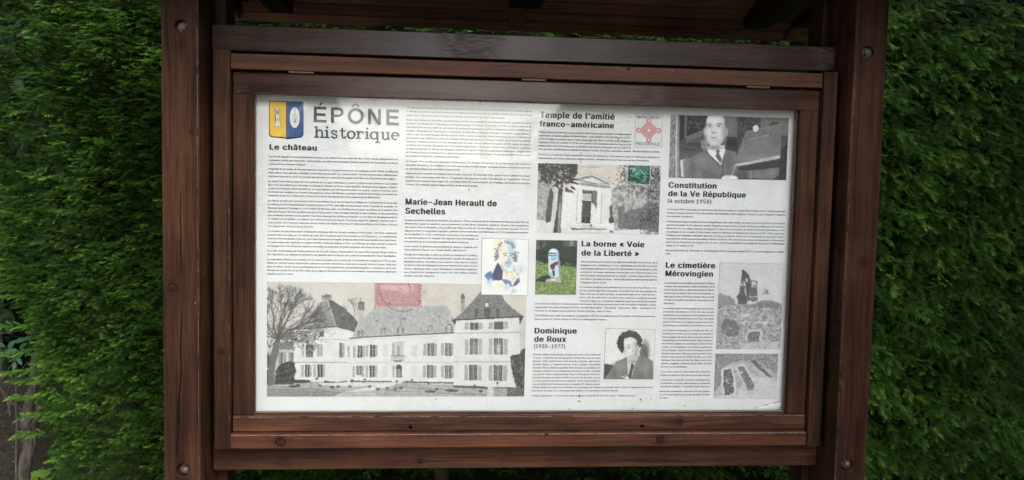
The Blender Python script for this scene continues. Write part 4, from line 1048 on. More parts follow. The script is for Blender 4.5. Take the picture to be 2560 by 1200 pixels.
for a, b in ((956.5, 970.5), (1028.5, 1043.5)): p.rect(a, 861, b, 891, 208); p.line([((a + b) / 2, 861), ((a + b) / 2, 891)], 1, 190)
for a, b in ((955, 969), (1027, 1041.5)): p.rect(a, 913, b, 943, 215); p.line([((a + b) / 2, 913), ((a + b) / 2, 943)], 1, 202)
p.rect(990, 855, 1008.5, 889, 196); p.line([(990, 855), (1008.5, 855)], 1.4, 120); win(993, 998, 866, 889, 120, 2, 4); p.line([(1002, 857), (1002, 888)], .8, 170)
p.rect(978, 889, 1011.5, 901, 196); p.line([(977.5, 889), (1012, 889)], 1.8, 105); p.line([(978, 901), (1011.5, 901)], 1.4, 130); p.rect(984, 901.5, 1004.5, 905, 105)
for k in range(11): p.line([(979 + k * 3.1, 890), (979 + k * 3.1, 901)], .7, 160, .7)
p.ell(997, 918.5, 8, 7.5, 92); p.ell(997, 920, 5.4, 5, 60); win(991, 1003.5, 922, 943, 62, 4, 4)
p.line([(875, 907), (980, 905.5)], 1.0, 150); p.line([(1012, 905), (1137, 907)], 1.0, 150); p.poly([(875, 951), (980, 952.5), (980, 955), (875, 954.5)], 78); p.poly([(1008, 953), (1135, 955), (1135, 958.5), (1008, 956)], 78)
# right pavilion
p.poly([(1137, 800), (1299.5, 796), (1299.5, 970), (1134, 966)], 221, tex=5, ts=6)
p.poly([(1132, 799), (1158, 778), (1182, 752), (1200, 731), (1206, 722), (1252, 734), (1262, 752), (1280, 770), (1309, 790)], 128, tex=34, ts=2.6)
for x in (1190, 1214, 1243, 1222): p.poly([(x - 4, 772), (x + 5, 770), (x + 4, 793), (x - 3, 794)], 66, .6, tex=30, ts=2)
p.line([(1131, 800), (1220, 795.5), (1308, 790.5)], 3.4, 66); p.poly([(1297, 793), (1309, 789), (1300, 811)], 62); p.poly([(1131, 800), (1141, 800), (1137.5, 812)], 70)
p.rect(1210, 755.5, 1224, 768.5, 88); p.rect(1212.3, 757.5, 1222, 767, 224)
p.rect(1152.5, 745, 1162, 778, 165, tex=10); p.poly([(1151, 742), (1156.5, 731.5), (1162.5, 741), (1161.5, 748), (1153, 748)], 108, tex=16); p.rect(1152, 752, 1162, 755.5, 130)
for k in range(19): p.line([(1288, 803 + k * 6), (1298.5, 803 + k * 6)], .9, 180, .8); p.line([(1139, 836 + k * 7), (1147, 836 + k * 7)], .6, 196, .7)
shut(1162.5, 1171.5, 807, 823.5); win(1175.5, 1195, 807, 823.5, 95, 2, 1); shut(1197.5, 1206.5, 807, 823); shut(1222.5, 1232, 806, 822); win(1235, 1257.5, 804.5, 823, 95, 2, 1, 90); shut(1260.5, 1270, 805, 822)
shut(1162.5, 1171, 848, 887); win(1175, 1193.5, 847, 885, 66, 4, 7); shut(1196.5, 1205.5, 847, 886); shut(1222, 1231, 847, 886); win(1235, 1256.5, 846, 885, 72, 4, 7); shut(1260, 1269, 847, 886); p.rect(1243, 861, 1250, 884, 208, a=.8)
shut(1161.5, 1170, 913, 951); win(1173.5, 1192, 913, 950, 56, 4, 7); shut(1195.5, 1204, 914, 951); shut(1222, 1231, 914, 952); win(1234.5, 1255, 913, 951, 58, 4, 8); shut(1258, 1267.5, 914, 952)
p.line([(1139, 833), (1299, 830)], 1.5, 140); p.line([(1134, 904), (1275, 904)], 1.6, 118); p.poly([(1134, 963), (1220, 966), (1220, 972.5), (1134, 969)], 84)
# garden
p.poly([(667, 958), (770, 953), (868, 956), (1000, 956), (1134, 962), (1134, 968), (1220, 972), (1314, 968), (1314, 994), (667, 994)], 172, tex=22, ts=5)
p.poly([(735, 948), (772, 950), (780, 956), (735, 958)], 62, tex=12); p.poly([(810, 951), (841, 955), (868, 950), (868, 954), (841, 959), (812, 957)], 80)
p.poly([(800, 958), (868, 955), (950, 957), (1010, 956), (960, 968), (920, 974), (880, 976), (950, 962), (880, 966), (800, 962)], 216)
p.poly([(935, 975), (862, 980), (905, 972), (952, 960), (1000, 956), (975, 962)], 222); p.poly([(668, 970), (800, 974), (858, 980), (840, 988), (825, 994), (668, 994)], 140, tex=22, ts=3)
for k in range(4): p.line([(865 - k * 9, 980 + k * 3.3), (930 + k * 5, 979 + k * 3.6)], 1.5, 218); p.line([(865 - k * 9, 981.6 + k * 3.3), (930 + k * 5, 980.6 + k * 3.6)], 1.0, 140)
p.line([(667, 966), (760, 970), (850, 975)], 1.6, 95, .7); p.line([(960, 975), (1060, 982), (1215, 986)], 2.0, 100, .7); p.line([(990, 968), (1100, 972), (1140, 976)], 1.6, 105, .7); p.line([(1000, 979), (1130, 986)], 1.2, 210, .8)
for x, y, r in ((745, 963, 6), (800, 964, 4), (830, 967, 6), (845, 966, 5), (874, 966, 4.5), (924, 966, 4), (945, 972, 6), (968, 970, 4), (988, 972, 4), (1002, 969, 5), (1091, 972, 4.5), (1130, 976, 17), (1075, 978, 14), (1202, 977, 4.5), (735, 965, 14)): p.ell(x, y, r, min(r * .7, 3.0), 62, .85, tex=18, ts=1.5)
for x, y in ((792, 946), (880, 950), (912, 948), (991, 952), (1018, 954), (1030, 950), (1072, 957), (1186, 963), (1243, 957)): p.line([(x, y), (x, y + 11)], .9, 90); p.ell(x, y, 3.6, 2.6, 75, .85, tex=15, ts=1)
p.poly([(754, 969), (757, 958), (761, 957), (759, 970)], (196, 158, 108)); p.poly([(772, 956), (779, 954), (781, 966), (774, 966)], 160, tex=30)
p.poly([(1214, 994), (1222, 969), (1235, 968), (1231, 994)], 214); p.rect(1236, 973, 1267, 994, 168, tex=6); p.line([(1232, 969), (1314, 969.5)], 2.4, 66); p.rect(1268, 970, 1314, 994, 72)
for k in range(8): p.line([(1268 + k * 7 - 6, 994), (1268 + k * 7 + 6, 971)], 1.0, 150); p.line([(1268 + k * 7 - 6, 971), (1268 + k * 7 + 6, 994)], 1.0, 150)
p.poly([(1275, 892), (1282, 887), (1299, 885), (1303, 874), (1314, 869), (1314, 970), (1290, 967), (1284, 944), (1277, 912)], 62, tex=40, ts=1.6)
# shrub and the big tree
p.poly([(690, 925), (700, 910), (715, 905), (727, 903), (738, 907), (736, 916), (741, 928), (734, 940), (737, 948), (733, 960), (686, 961)], 58, tex=26, ts=1.8); p.poly([(667, 925), (672, 925), (673, 962), (667, 962)], 80)
p.poly([(670, 964), (686, 963), (686.5, 930), (689, 905), (697, 878), (701, 850), (690, 846), (684, 862), (676, 885), (672, 900)], 112, tex=22, ts=2); p.poly([(667, 890), (672, 880), (676, 900), (673, 925), (667, 915)], 95, tex=20)
for ang, ln in ((1.05, 30), (1.45, 30), (1.85, 28), (.72, 30), (2.3, 22), (.35, 26), (1.25, 24), (.1, 24), (2.7, 12)):
    p.twig(693, 848, ang, ln * 1.08, 3.2, 78, 6, .42, .78)
for ang, ln in ((1.3, 17), (.8, 18), (1.9, 14)): p.twig(673, 870, ang, ln, 2.4, 80, 5, .5, .8)
for _ in range(430):
    x = p.r.gauss(735, 32); y = p.r.gauss(838, 13)
    if x > 668 and y > 800: p.ell(x, y, 3.0, 1.1, p.r.choice([58, 72, 96, 120]), .55, p.r.uniform(-.4, .4))
for _ in range(230):
    x = p.r.gauss(768, 14); y = p.r.gauss(845, 13); p.ell(x, y, 2.2, 1.2, p.r.choice([60, 78, 215]), .6, p.r.uniform(-.6, .6))
for _ in range(900):
    a = p.r.uniform(0, 6.28); rr = 68 * p.r.random() ** .5; x = 706 + rr * math.cos(a); y = 775 + rr * .95 * math.sin(a)
    if x > 668 and y > 706: p.line([(x, y), (x + p.r.uniform(-4, 4), y + p.r.uniform(-4, 2))], .8, p.r.choice([60, 85, 120]), .65)
# cancelled stamp
R_ = (196, 132, 138)
pts = []
for k in range(15): pts += [(936 + k * 8, 767.0), (940 + k * 8, 765.0)]
p.poly([(935.5, 700), (1053, 700), (1053, 765.5), (936, 765.5)], (184, 146, 149), tex=9, ts=4)
for k in range(17): p.ell(938 + k * 7.15, 766.2, 1.8, 1.8, (178, 112, 118)); p.ell(941.6 + k * 7.15, 767.4, 1.7, 2.0, (205, 200, 193))
for k in range(8): p.ell(936, 711 + k * 7.4, 1.6, 1.6, (205, 200, 193)); p.ell(1052.5, 711 + k * 7.4, 1.6, 1.6, (205, 200, 193)); p.ell(1053, 714.7 + k * 7.4, 1.5, 1.5, 90)
p.rect(942, 700, 1047, 760, (188, 150, 153), tex=12, ts=3); p.line([(943, 705), (943, 760), (1047, 760), (1047, 705)], 1.0, (172, 100, 110))
p.ell(990, 719, 42, 7, (222, 190, 188), .8, 0.05, soft=.4); p.ell(1018, 722, 20, 8, (216, 176, 176), .7, -.4, soft=.4)
for _ in range(60): x = p.r.uniform(945, 1040); y = p.r.uniform(708, 752); a = p.r.uniform(-1, 1); p.line([(x, y), (x + 7 * math.cos(a), y + 7 * math.sin(a))], .9, p.r.choice([(166, 92, 104), (222, 186, 186), (180, 110, 120)]), .7)
p.line([(948, 703), (947, 722), (952, 740), (962, 755), (975, 769), (988, 775), (1003, 778), (1018, 777), (1030, 773)], 1.3, 78); p.line([(1020, 708), (1026, 718), (1024, 726)], 1.6, 70); p.line([(1043, 748), (1050, 756)], 1.6, 66); p.line([(971, 757), (976, 760)], 1.8, 80)
p.line([(1000, 735), (998, 741), (1006, 744), (1004, 752)], 1.2, (160, 90, 100))
for _ in range(10): x = p.r.uniform(1058, 1066); y = p.r.uniform(722, 750); p.line([(x, y), (x - 1.5, y + 5)], .7, 140, .7)
p.mottle(688, 906, 738, 960, 260, [20, 30, 95, 130, 75], 2.4, lambda x, y: (x - 713) ** 2 / 24 ** 2 + (y - 934) ** 2 / 27 ** 2 < 1)
p.mottle(1276, 886, 1314, 966, 380, [20, 34, 100, 145, 80], 2.4, lambda x, y: x > 1279 + max(0, y - 925) * .25)
p.soft((860, 930, 16, 20, 205, .5), (1150, 870, 12, 40, 205, .5), (1215, 870, 30, 14, 208, .5), (760, 895, 22, 8, 210, .5), (940, 900, 50, 6, 214, .5), (850, 945, 24, 6, 200, .5), (1215, 905, 60, 8, 210, .4), (1050, 850, 80, 6, 212, .5))
for _ in range(260): x = p.r.uniform(668, 1312); y = p.r.uniform(964, 991); p.line([(x, y), (x + p.r.uniform(3, 12), y + p.r.uniform(-.6, .6))], .8, p.r.choice([90, 120, 150, 205, 215]), .55)
for _ in range(160): x = p.r.uniform(880, 1310); y = p.r.uniform(730, 835); p.line([(x, y), (x + p.r.uniform(-1, 1), y + p.r.uniform(2, 5))], .7, p.r.choice([100, 130, 200]), .25)
for _ in range(420):
    t_ = p.r.random(); x = 780 + t_ * 105 + p.r.uniform(-20, 20); y = p.r.uniform(755, 825)
    if abs(x - 835) < (y - 748) * .78: p.line([(x, y), (x + 1.5, y + 2.5)], .8, p.r.choice([70, 95, 150, 175]), .4)
for _ in range(420):
    x = p.r.uniform(1135, 1305); y = p.r.uniform(735, 793)
    if abs(x - 1222) < (y - 712) * 1.05 and y > 738: p.line([(x, y), (x + .8, y + 2.5)], .9, p.r.choice([60, 90, 165, 185]), .4)
p.a = 158 + (p.a - 172) * 1.03; p.a = np.minimum(p.a, 206 + (p.a - 206) * .4); p.rough(.45, .6, 6); p.grain(6, 1.2)
p.make('picture', ((667, 705), (1316, 711), (1311, 991), (668, 991)), 'black and white picture of a large house with two steep roofed pavilions and a pink stamp')
flat('picture_edge', stroke([(667, 704.7), (1100, 709.2), (1205, 711)], 0.8) , m_grey, PY0)

# --- watercolour portrait
p = Pic(1202, 594, 1324, 742, (226, 227, 226), 5)
bl_, ye, dk = (120, 152, 190), (226, 208, 150), (52, 60, 84)
p.ell(1247, 606, 7, 10, ye, .8, soft=.6); p.ell(1238, 628, 9, 18, (230, 222, 190), .6, soft=.6); p.ell(1274, 604, 9, 6, bl_, .55, soft=.7); p.ell(1283, 612, 8, 8, (150, 176, 205), .5, soft=.7); p.ell(1300, 672, 13, 9, (186, 204, 222), .7, soft=.7); p.ell(1250, 712, 8, 8, (228, 220, 180), .7, soft=.7); p.ell(1224, 716, 8, 8, (190, 214, 218), .5, soft=.8)
p.poly([(1246, 625), (1252, 614), (1268, 610), (1280, 616), (1285, 630), (1284, 650), (1278, 662), (1268, 670), (1258, 664), (1248, 650)], (226, 222, 206)); p.poly([(1268, 614), (1282, 616), (1285, 632), (1284, 650), (1276, 664), (1268, 670), (1272, 650)], (176, 200, 214), .85); p.ell(1270, 662, 10, 8, (150, 186, 210), .7, soft=.5)
for k in range(70):
    a = p.r.uniform(2.7, 6.9); rr = p.r.uniform(.92, 1.22); x = 1265 + 21 * rr * math.cos(a); y = 630 + 22 * rr * math.sin(a) + (0 if math.sin(a) < 0 else 6)
    p.line([(x - 2.5, y), (x - 1, y - 2), (x + 1.6, y - 1.6), (x + 2.2, y + .8)], .8, p.r.choice([(80, 84, 96), (110, 112, 122), (140, 140, 148)]), .85)
for k in range(46):
    x = p.r.gauss(1242, 4); y = p.r.uniform(620, 652); p.line([(x - 2, y), (x, y - 2), (x + 2, y)], .9, p.r.choice([(74, 72, 82), (130, 120, 128)]), .8)
    x = p.r.gauss(1289, 3); y = p.r.uniform(628, 652); p.line([(x - 2, y), (x, y + 2), (x + 2, y)], .9, p.r.choice([(70, 76, 92), (120, 126, 136)]), .8)
p.line([(1256, 634), (1262, 632.5), (1267, 635)], 1.2, 84); p.line([(1274, 635), (1279, 633), (1283, 634.5)], 1.2, 84); p.line([(1259, 638.5), (1265, 638)], 1.6, 66); p.line([(1275, 639), (1281, 639)], 1.6, (60, 66, 96)); p.line([(1270, 640), (1271, 650), (1268, 651.5), (1274, 652)], 1.2, (90, 110, 140)); p.line([(1264, 656.5), (1276, 657)], 1.2, 84); p.line([(1267, 659.5), (1273, 659.5)], .9, 120)
p.poly([(1248, 650), (1243, 660), (1230, 672), (1228, 682), (1232, 680), (1240, 668), (1252, 668), (1258, 672), (1254, 660)], (224, 222, 214)); p.poly([(1240, 664), (1244, 655), (1250, 662), (1257, 676), (1256, 698), (1248, 702), (1238, 700), (1230, 688), (1232, 680)], dk, .93, tex=22, ts=2)
p.poly([(1211, 688), (1218, 681), (1228, 676), (1231, 690), (1240, 700), (1232, 702), (1226, 696), (1221, 702), (1216, 696)], (74, 104, 156), .88, tex=30, ts=2.4); p.poly([(1253, 698), (1268, 698), (1276, 702), (1281, 712), (1276, 718), (1270, 708), (1264, 712), (1258, 704)], (92, 118, 164), .85, tex=30, ts=2); p.poly([(1282, 712), (1290, 700), (1297, 692), (1299, 704), (1292, 712), (1286, 716)], (66, 78, 122), .9, tex=24, ts=2)
p.ell(1266, 718, 7, 6, (170, 194, 220), .7, soft=.6); p.ell(1285, 727, 7, 4, (150, 182, 214), .6, soft=.6); p.ell(1222, 702, 5, 7, (130, 164, 204), .6, soft=.7)
p.poly([(1258, 672), (1270, 676), (1286, 682), (1296, 692), (1290, 702), (1280, 712), (1274, 700), (1258, 694), (1254, 696)], (228, 220, 204))
for _ in range(34): x = p.r.uniform(1260, 1293); y = p.r.uniform(672, 706); p.line([(x, y), (x + p.r.uniform(-4, 4), y + p.r.uniform(-2, 4))], .8, p.r.choice([(84, 80, 84), (120, 116, 116)]), .8)
p.line([(1254, 660), (1258, 672), (1268, 680)], 1, 80); p.line([(1286, 662), (1284, 674), (1296, 688)], 1, 96); p.line([(1281, 712), (1281, 727)], .8, 100); p.line([(1282, 730), (1276, 736), (1271, 742)], .8, 130); p.line([(1304, 670), (1300, 678), (1297, 688)], .8, 150)
p.rough(.6, .9, 3)
p.make('picture', ((1205.5, 596), (1321.5, 598.5), (1318.5, 738.5), (1203, 736)), 'blue watercolour portrait of a curly haired person in a high collar', y=-0.0013, pitch=1.2)
flat('picture_edge', stroke([(1205.5, 596), (1321.5, 598.5), (1318.5, 738.5), (1203, 736), (1205.5, 596)], 0.9), m_grey, -0.0016)

# --- temple
p = Pic(1337, 402, 1654, 590, (196, 190, 184), 7)
p.blot(8, 40, 3); p.poly([(1337, 420), (1385, 420), (1378, 560), (1337, 560)], 150, tex=45, ts=4); p.poly([(1530, 470), (1654, 440), (1654, 590), (1530, 590)], 156, tex=50, ts=5); p.poly([(1337, 548), (1400, 556), (1400, 590), (1337, 590)], 200, tex=8)
p.poly([(1545, 520), (1580, 500), (1600, 520), (1620, 500), (1654, 510), (1654, 582), (1545, 570)], 96, .8, tex=46, ts=3)
p.poly([(1560, 480), (1590, 478), (1596, 520), (1560, 530)], 190, .6, tex=20, ts=6)
p.poly([(1413, 470), (1528, 470), (1524, 574), (1400, 568)], 216, tex=7, ts=6); p.poly([(1400, 560), (1524, 568), (1530, 576), (1600, 572), (1654, 588), (1400, 590)], 204, tex=8)
p.poly([(1433, 442), (1480, 432), (1536, 460), (1534, 470), (1520, 474), (1440, 470), (1428, 462)], 200); p.poly([(1441, 445.5), (1480, 437), (1528, 461.5), (1480, 459), (1440, 451)], 128, tex=14, ts=1.3); p.poly([(1450, 450), (1480, 442.5), (1514, 459), (1480, 456)], 202)
p.poly([(1445, 455), (1524, 465), (1526, 471), (1446, 462)], 136, tex=10, ts=1.2); p.poly([(1432, 462), (1530, 473), (1526, 479), (1436, 472)], 216); p.line([(1433, 442), (1480, 432.5), (1538, 460.5)], 1.3, 150)
p.poly([(1455, 474), (1492, 477), (1496, 520), (1478, 505), (1478, 484), (1455, 482)], 84, tex=22, ts=4); p.poly([(1455, 482), (1478, 484), (1478, 500), (1454, 500)], 176, tex=6); p.poly([(1480, 478), (1495, 480), (1494, 530), (1484, 510)], 120, .8, tex=10)
p.poly([(1453.5, 500), (1478, 502), (1475, 558), (1452, 557)], 50, tex=10)
for k in range(5): p.rect(1456, 506 + k * 5.4, 1462, 510 + k * 5.4, 92); p.rect(1467, 507 + k * 5.4, 1473.5, 511 + k * 5.4, 92)
p.rect(1455, 536, 1462, 541, 96); p.rect(1466, 536, 1473, 541, 96); p.line([(1464.5, 502), (1463, 557)], 1.4, 130)
p.poly([(1445, 473), (1456, 474), (1453, 556), (1442, 555)], 226); p.poly([(1493, 478), (1504, 479), (1501, 556), (1491, 556)], 226); p.line([(1444, 475), (1441, 554)], 1, 110); p.line([(1504.5, 481), (1501.5, 555)], 1.4, 120); p.rect(1442, 471, 1459, 475.5, 206); p.rect(1490, 475.5, 1506, 479, 206); p.line([(1459, 476), (1459, 474)], 1, 100)
p.line([(1440, 557), (1453, 557.5)], 1, 130); p.line([(1490, 558), (1504, 558)], 1, 130); p.line([(1456, 562.5), (1475, 562.5)], 1.6, 150); p.line([(1456, 566.5), (1488, 567.5)], 1.4, 130); p.poly([(1427, 570), (1517, 571.5), (1514, 574), (1427, 574)], 84); p.ell(1477, 562.5, 3.5, 3, 90, tex=30); p.line([(1428, 575), (1460, 578)], 1.2, 190)
for y in (420, 430, 440, 455): p.line([(1480 + y * .1 - 42, 405), (1470, y)], .5, 165, .5)
# person by the corner
p.ell(1527, 537, 3.4, 3.4, 56); p.poly([(1524, 541), (1531, 541), (1535.5, 552), (1532, 559), (1523, 558), (1521, 548)], 62); p.poly([(1524, 558), (1534, 558), (1534.5, 577), (1527, 577)], 222); p.rect(1525, 575, 1528.5, 582, 62); p.rect(1530, 576, 1533, 583, 62); p.poly([(1523, 516), (1531, 512), (1530, 534), (1524, 534)], 66, tex=30)
p.twig(1552, 560, 1.6, 22, 1.4, 120, 5, .35); p.twig(1572, 565, 1.5, 26, 1.8, 96, 5, .3); p.line([(1574, 565), (1572, 490)], 2.6, 110); p.line([(1622, 560), (1621, 475)], 5.5, 82)
# stamp
for _ in range(330): x = p.r.gauss(1602, 30); y = p.r.gauss(470, 15); p.ell(x, y, 2.8, 1.4, p.r.choice([62, 84, 110, 200]), .7, p.r.uniform(0, 3.1))
for _ in range(330): x = p.r.uniform(1625, 1654); y = p.r.uniform(410, 520); p.ell(x, y, 2.8, 1.6, p.r.choice([48, 62, 90, 165]), .75, p.r.uniform(0, 3.1))
for _ in range(420): x = p.r.uniform(1600, 1654); y = p.r.uniform(520, 588); p.ell(x, y, 2.2, 1.3, p.r.choice([44, 60, 84, 130]), .7, p.r.uniform(0, 3.1))
for _ in range(150): x = p.r.gauss(1560, 8); y = p.r.gauss(432, 18); p.ell(x, y, 2.2, 1.1, p.r.choice([60, 90, 210]), .7, p.r.uniform(0, 3.1))
p.poly([(1568.5, 408), (1627.5, 410), (1625, 464), (1566.5, 460)], (186, 196, 188)); p.poly([(1570.5, 408), (1625.5, 410), (1623, 461.5), (1568.5, 458)], (34, 84, 74), tex=14, ts=3)
p.rect(1587, 412, 1600, 440, (92, 138, 124), a=.7, tex=10); p.rect(1603, 412, 1620, 436, (66, 118, 104), a=.8, tex=10)
for k in range(26): x = p.r.uniform(1573, 1616); y = 436 + p.r.uniform(-7, 9); p.line([(x, y), (x + p.r.uniform(3, 9), y + p.r.uniform(-4, 5))], 1.2, (170, 194, 182), .75)
p.line([(1600, 425), (1613, 438), (1606, 455)], 1.5, (176, 198, 186)); p.line([(1616, 440), (1611, 455)], 1.1, (170, 194, 182))
p.line([(1566, 409), (1560, 417), (1558, 430), (1562, 442)], 1.4, 62)
for k in range(12): p.ell(1566 + k * .02, 413 + k * 4.1, 1.0, 1.0, (150, 160, 150))
# big tree on the left
p.poly([(1381, 586), (1389, 540), (1393, 510), (1396, 470), (1407, 472), (1404, 520), (1401, 560), (1402, 588), (1381, 588)], 66, tex=34, ts=2.4); p.poly([(1394, 560), (1397, 520), (1400, 500), (1401, 540), (1398, 580), (1394, 584)], 170, .7, tex=20)
p.poly([(1363, 545), (1368, 500), (1376, 470), (1384, 480), (1380, 520), (1376, 555), (1366, 557)], 70, tex=30, ts=2); p.poly([(1383, 470), (1389, 468), (1386, 540), (1382, 550)], 180, tex=14)
for _ in range(620):
    x = p.r.uniform(1345, 1442); y = 409 + abs(p.r.gauss(0, 30)); lim = 478 - abs(x - 1398) * .75
    if y < lim: p.ell(x, y, 4.0, 1.9, p.r.choice([40, 46, 54, 60, 84]), .85, p.r.uniform(-1.2, 1.8))
for _ in range(60): p.ell(p.r.uniform(1345, 1425), p.r.uniform(412, 440), 2, 1, 175, .7, p.r.uniform(0, 3))
for (x, y, a) in ((1352, 452, -.9), (1358, 450, .5), (1364, 454, .9), (1430, 455, .5), (1436, 448, .2), (1420, 476, 1.0), (1428, 478, .7), (1432, 470, .5), (1415, 474, 1.4), (1440, 458, .3)): p.ell(x, y, 7, 2.4, 44, .95, a)
p.soft((1420, 520, 20, 30, 205, .5), (1514, 520, 8, 40, 200, .6), (1470, 585, 50, 6, 190, .6), (1600, 500, 30, 20, 190, .35), (1360, 500, 16, 40, 170, .3), (1450, 500, 5, 40, 236, .6), (1497, 510, 4, 36, 236, .6), (1600, 578, 30, 4, 212, .6))
p.tone(1.18, 150); p.a = np.minimum(p.a, 216 + (p.a - 216) * .3); p.rough(.6, .8, 8); p.grain(7, 1.3)
tp = p.make('picture', ((1345.5, 407.5), (1652, 415), (1646, 586.5), (1341, 580.5)), 'black and white picture of a columned temple under trees with a green stamp')
m_pale = ink('stamp_pale_ink', (0.45, 0.52, 0.47)); m_br = ink('caption_grey', (0.22, 0.21, 0.20))
text_block('caption', [capt(1448, 418.6, 1499.5, 'Parc du Château', 5.2, m_br, 0.0, 0.25, y=-0.0014)], m_br, y=-0.0012)
text_block('stamp_lettering', [capt(1570.5, 457.8, 1589.5, 'POSTES', 4.6, m_pale, 0.02)], m_pale, y=-0.0012)
flat('stamp_numeral', arc(1579, 424.5, 4.2, 4.2, -60, 170, 2.0, 14) + stroke([(1583.5, 419), (1586.5, 421.5), (1586, 427.5)], 2.0) + stroke([(1586, 420.5), (1588.5, 424)], 1.8), m_pale, -0.0012)

# --- milestone
p = Pic(1336, 597, 1444, 741, (40, 48, 42), 9)
p.blot(16, 9, 3); p.poly([(1340, 599), (1362, 600), (1364, 616), (1350, 625), (1340, 622)], 110, .8, tex=40, ts=3); p.rect(1408, 600, 1444, 617, (74, 84, 80), tex=12); p.rect(1424, 601, 1434, 614, (150, 158, 160), a=.6)
for k in range(5): p.twig(1345 + k * 5, 634, 1.2 + k * .2, 10, 1.6, 26, 4, .6)
p.poly([(1336, 650), (1370, 661), (1400, 664), (1444, 668), (1444, 741), (1336, 741)], (118, 142, 78), tex=40, ts=3.2)
for _ in range(420): x = p.r.uniform(1338, 1442); y = p.r.uniform(656, 738); p.ell(x, y, 2.4, 1.0, p.r.choice([(62, 82, 42), (150, 172, 104), (96, 120, 60), (48, 62, 36)]) if y < 700 else p.r.choice([(52, 62, 40), (110, 128, 80), (80, 96, 60)]), .7, p.r.uniform(-.6, .6))
p.poly([(1336, 700), (1350, 692), (1372, 686), (1376, 694), (1360, 706), (1340, 702)], (26, 28, 24), .95)
p.poly([(1366, 697), (1400, 691), (1402, 706), (1364, 703)], (176, 168, 158), tex=6); p.rect(1377, 697, 1390, 701.5, 214)
p.poly([(1371, 688), (1370, 650), (1371.5, 632), (1374, 625), (1380, 621.5), (1386, 621), (1392, 623), (1396, 628), (1397.5, 648), (1399, 651), (1400, 690), (1390, 693), (1376, 691)], (196, 214, 224)); p.poly([(1393, 625), (1397.5, 632), (1398, 650), (1400, 652), (1401, 690), (1397, 691)], (130, 150, 172)); p.ell(1382, 628, 6, 5, (232, 238, 240), .9, soft=.4)
p.rect(1372.5, 631.5, 1391, 635, (52, 96, 140)); p.rect(1372, 637.5, 1391, 640.5, (40, 66, 96))
for k in range(5): p.rect(1374 + k * 3.4, 637.8, 1375.6 + k * 3.4, 640, 214)
p.rect(1378, 643, 1391, 650.5, (126, 178, 214)); p.poly([(1375, 664), (1378, 660), (1387, 655), (1395, 652), (1395, 661), (1389, 663), (1387, 669), (1385, 674), (1381, 674), (1376, 671)], (108, 34, 44)); p.poly([(1381, 674), (1386, 674), (1387, 690), (1382, 689)], (26, 38, 62)); p.poly([(1371, 678), (1380, 684), (1380, 691), (1372, 689)], (120, 168, 206), .8); p.rect(1392, 653, 1396, 660, (176, 60, 66)); p.ell(1384, 675, 1.6, 1.6, 210)
p.rough(.5, .7, 6)
p.make('picture', ((1340, 599.5), (1443, 601.5), (1440, 737.5), (1337.5, 735.5)), 'colour picture of a white milestone standing on grass', pitch=1.2)

# --- person holding a document
p = Pic(1668, 280, 1976, 456, 84, 11)
p.blot(10, 20, 3); p.rect(1668, 284, 1698, 452, 132, tex=10); p.poly([(1672, 284), (1690, 284), (1690, 450), (1672, 450)], 128, tex=60, ts=3.5); p.line([(1691, 286), (1690, 442)], 3.0, 190); p.rect(1698, 286, 1702, 380, 58)
p.poly([(1702, 286), (1765, 288), (1762, 318), (1740, 332), (1715, 346), (1702, 350)], 46, tex=12); p.poly([(1711, 288), (1718, 288), (1716, 345), (1710, 348)], 104); p.poly([(1716, 340), (1764, 322), (1764, 334), (1716, 356)], 110)
for _ in range(120): x = p.r.uniform(1720, 1763); y = p.r.uniform(290, 322); p.ell(x, y, 3.0, 1.5, p.r.choice([34, 66, 100, 120]), .8, p.r.uniform(0, 3))
p.rect(1698, 356, 1768, 378, 60, tex=14, ts=3)
for k in range(8): p.line([(1700 + k * 8.5, 350), (1700 + k * 8.5, 378)], .8, 120, .8)
p.line([(1698, 360), (1760, 376)], 1.2, 128); p.poly([(1752, 350), (1768, 350), (1770, 372), (1758, 376), (1751, 366)], 130, tex=8)
p.poly([(1806, 288), (1846, 290), (1842, 380), (1810, 376), (1806, 350)], 104, tex=7, ts=10); p.poly([(1800, 340), (1846, 344), (1842, 385), (1815, 374), (1804, 362)], 54, tex=12)
p.poly([(1843, 292), (1902, 294), (1900, 330), (1860, 352), (1846, 376), (1842, 350)], 74, tex=50, ts=2.6); p.poly([(1902, 294), (1972, 297), (1968, 340), (1900, 325)], 110, tex=6, ts=12); p.ell(1937, 314, 14, 9, 66, .9); p.poly([(1950, 372), (1968, 362), (1966, 450), (1840, 448), (1845, 420), (1950, 390)], 36, tex=8)
# body
p.poly([(1700, 399), (1722, 396), (1768, 372), (1812, 372), (1838, 380), (1848, 400), (1840, 446), (1700, 443)], 112, tex=8, ts=8); p.poly([(1700, 401), (1709, 398), (1712, 442), (1703, 441)], 196, tex=8); p.poly([(1706, 398), (1714, 396), (1710, 410), (1712, 440), (1708, 440)], 150)
p.line([(1700, 400), (1700, 384), (1770, 371)], 1.2, 60); p.line([(1736, 440), (1738, 410), (1730, 400)], 1.2, 84); p.poly([(1806, 376), (1812, 372), (1808, 440), (1802, 446)], 90)
p.poly([(1768, 366), (1811, 362), (1812, 378), (1802, 412), (1770, 382)], 214); p.poly([(1789, 375), (1796, 373), (1800, 377), (1797, 382), (1805, 398), (1801, 408), (1788, 390), (1792, 382)], 92, tex=18, ts=3)
p.line([(1768, 380), (1800, 418)], 2.4, 78); p.poly([(1840, 424), (1878, 426), (1948, 418), (1946, 440), (1930, 449), (1880, 446), (1842, 446)], 104, tex=12, ts=6); p.line([(1905, 424), (1912, 440)], 1.6, 60); p.rect(1876, 427, 1878.5, 447, 150)
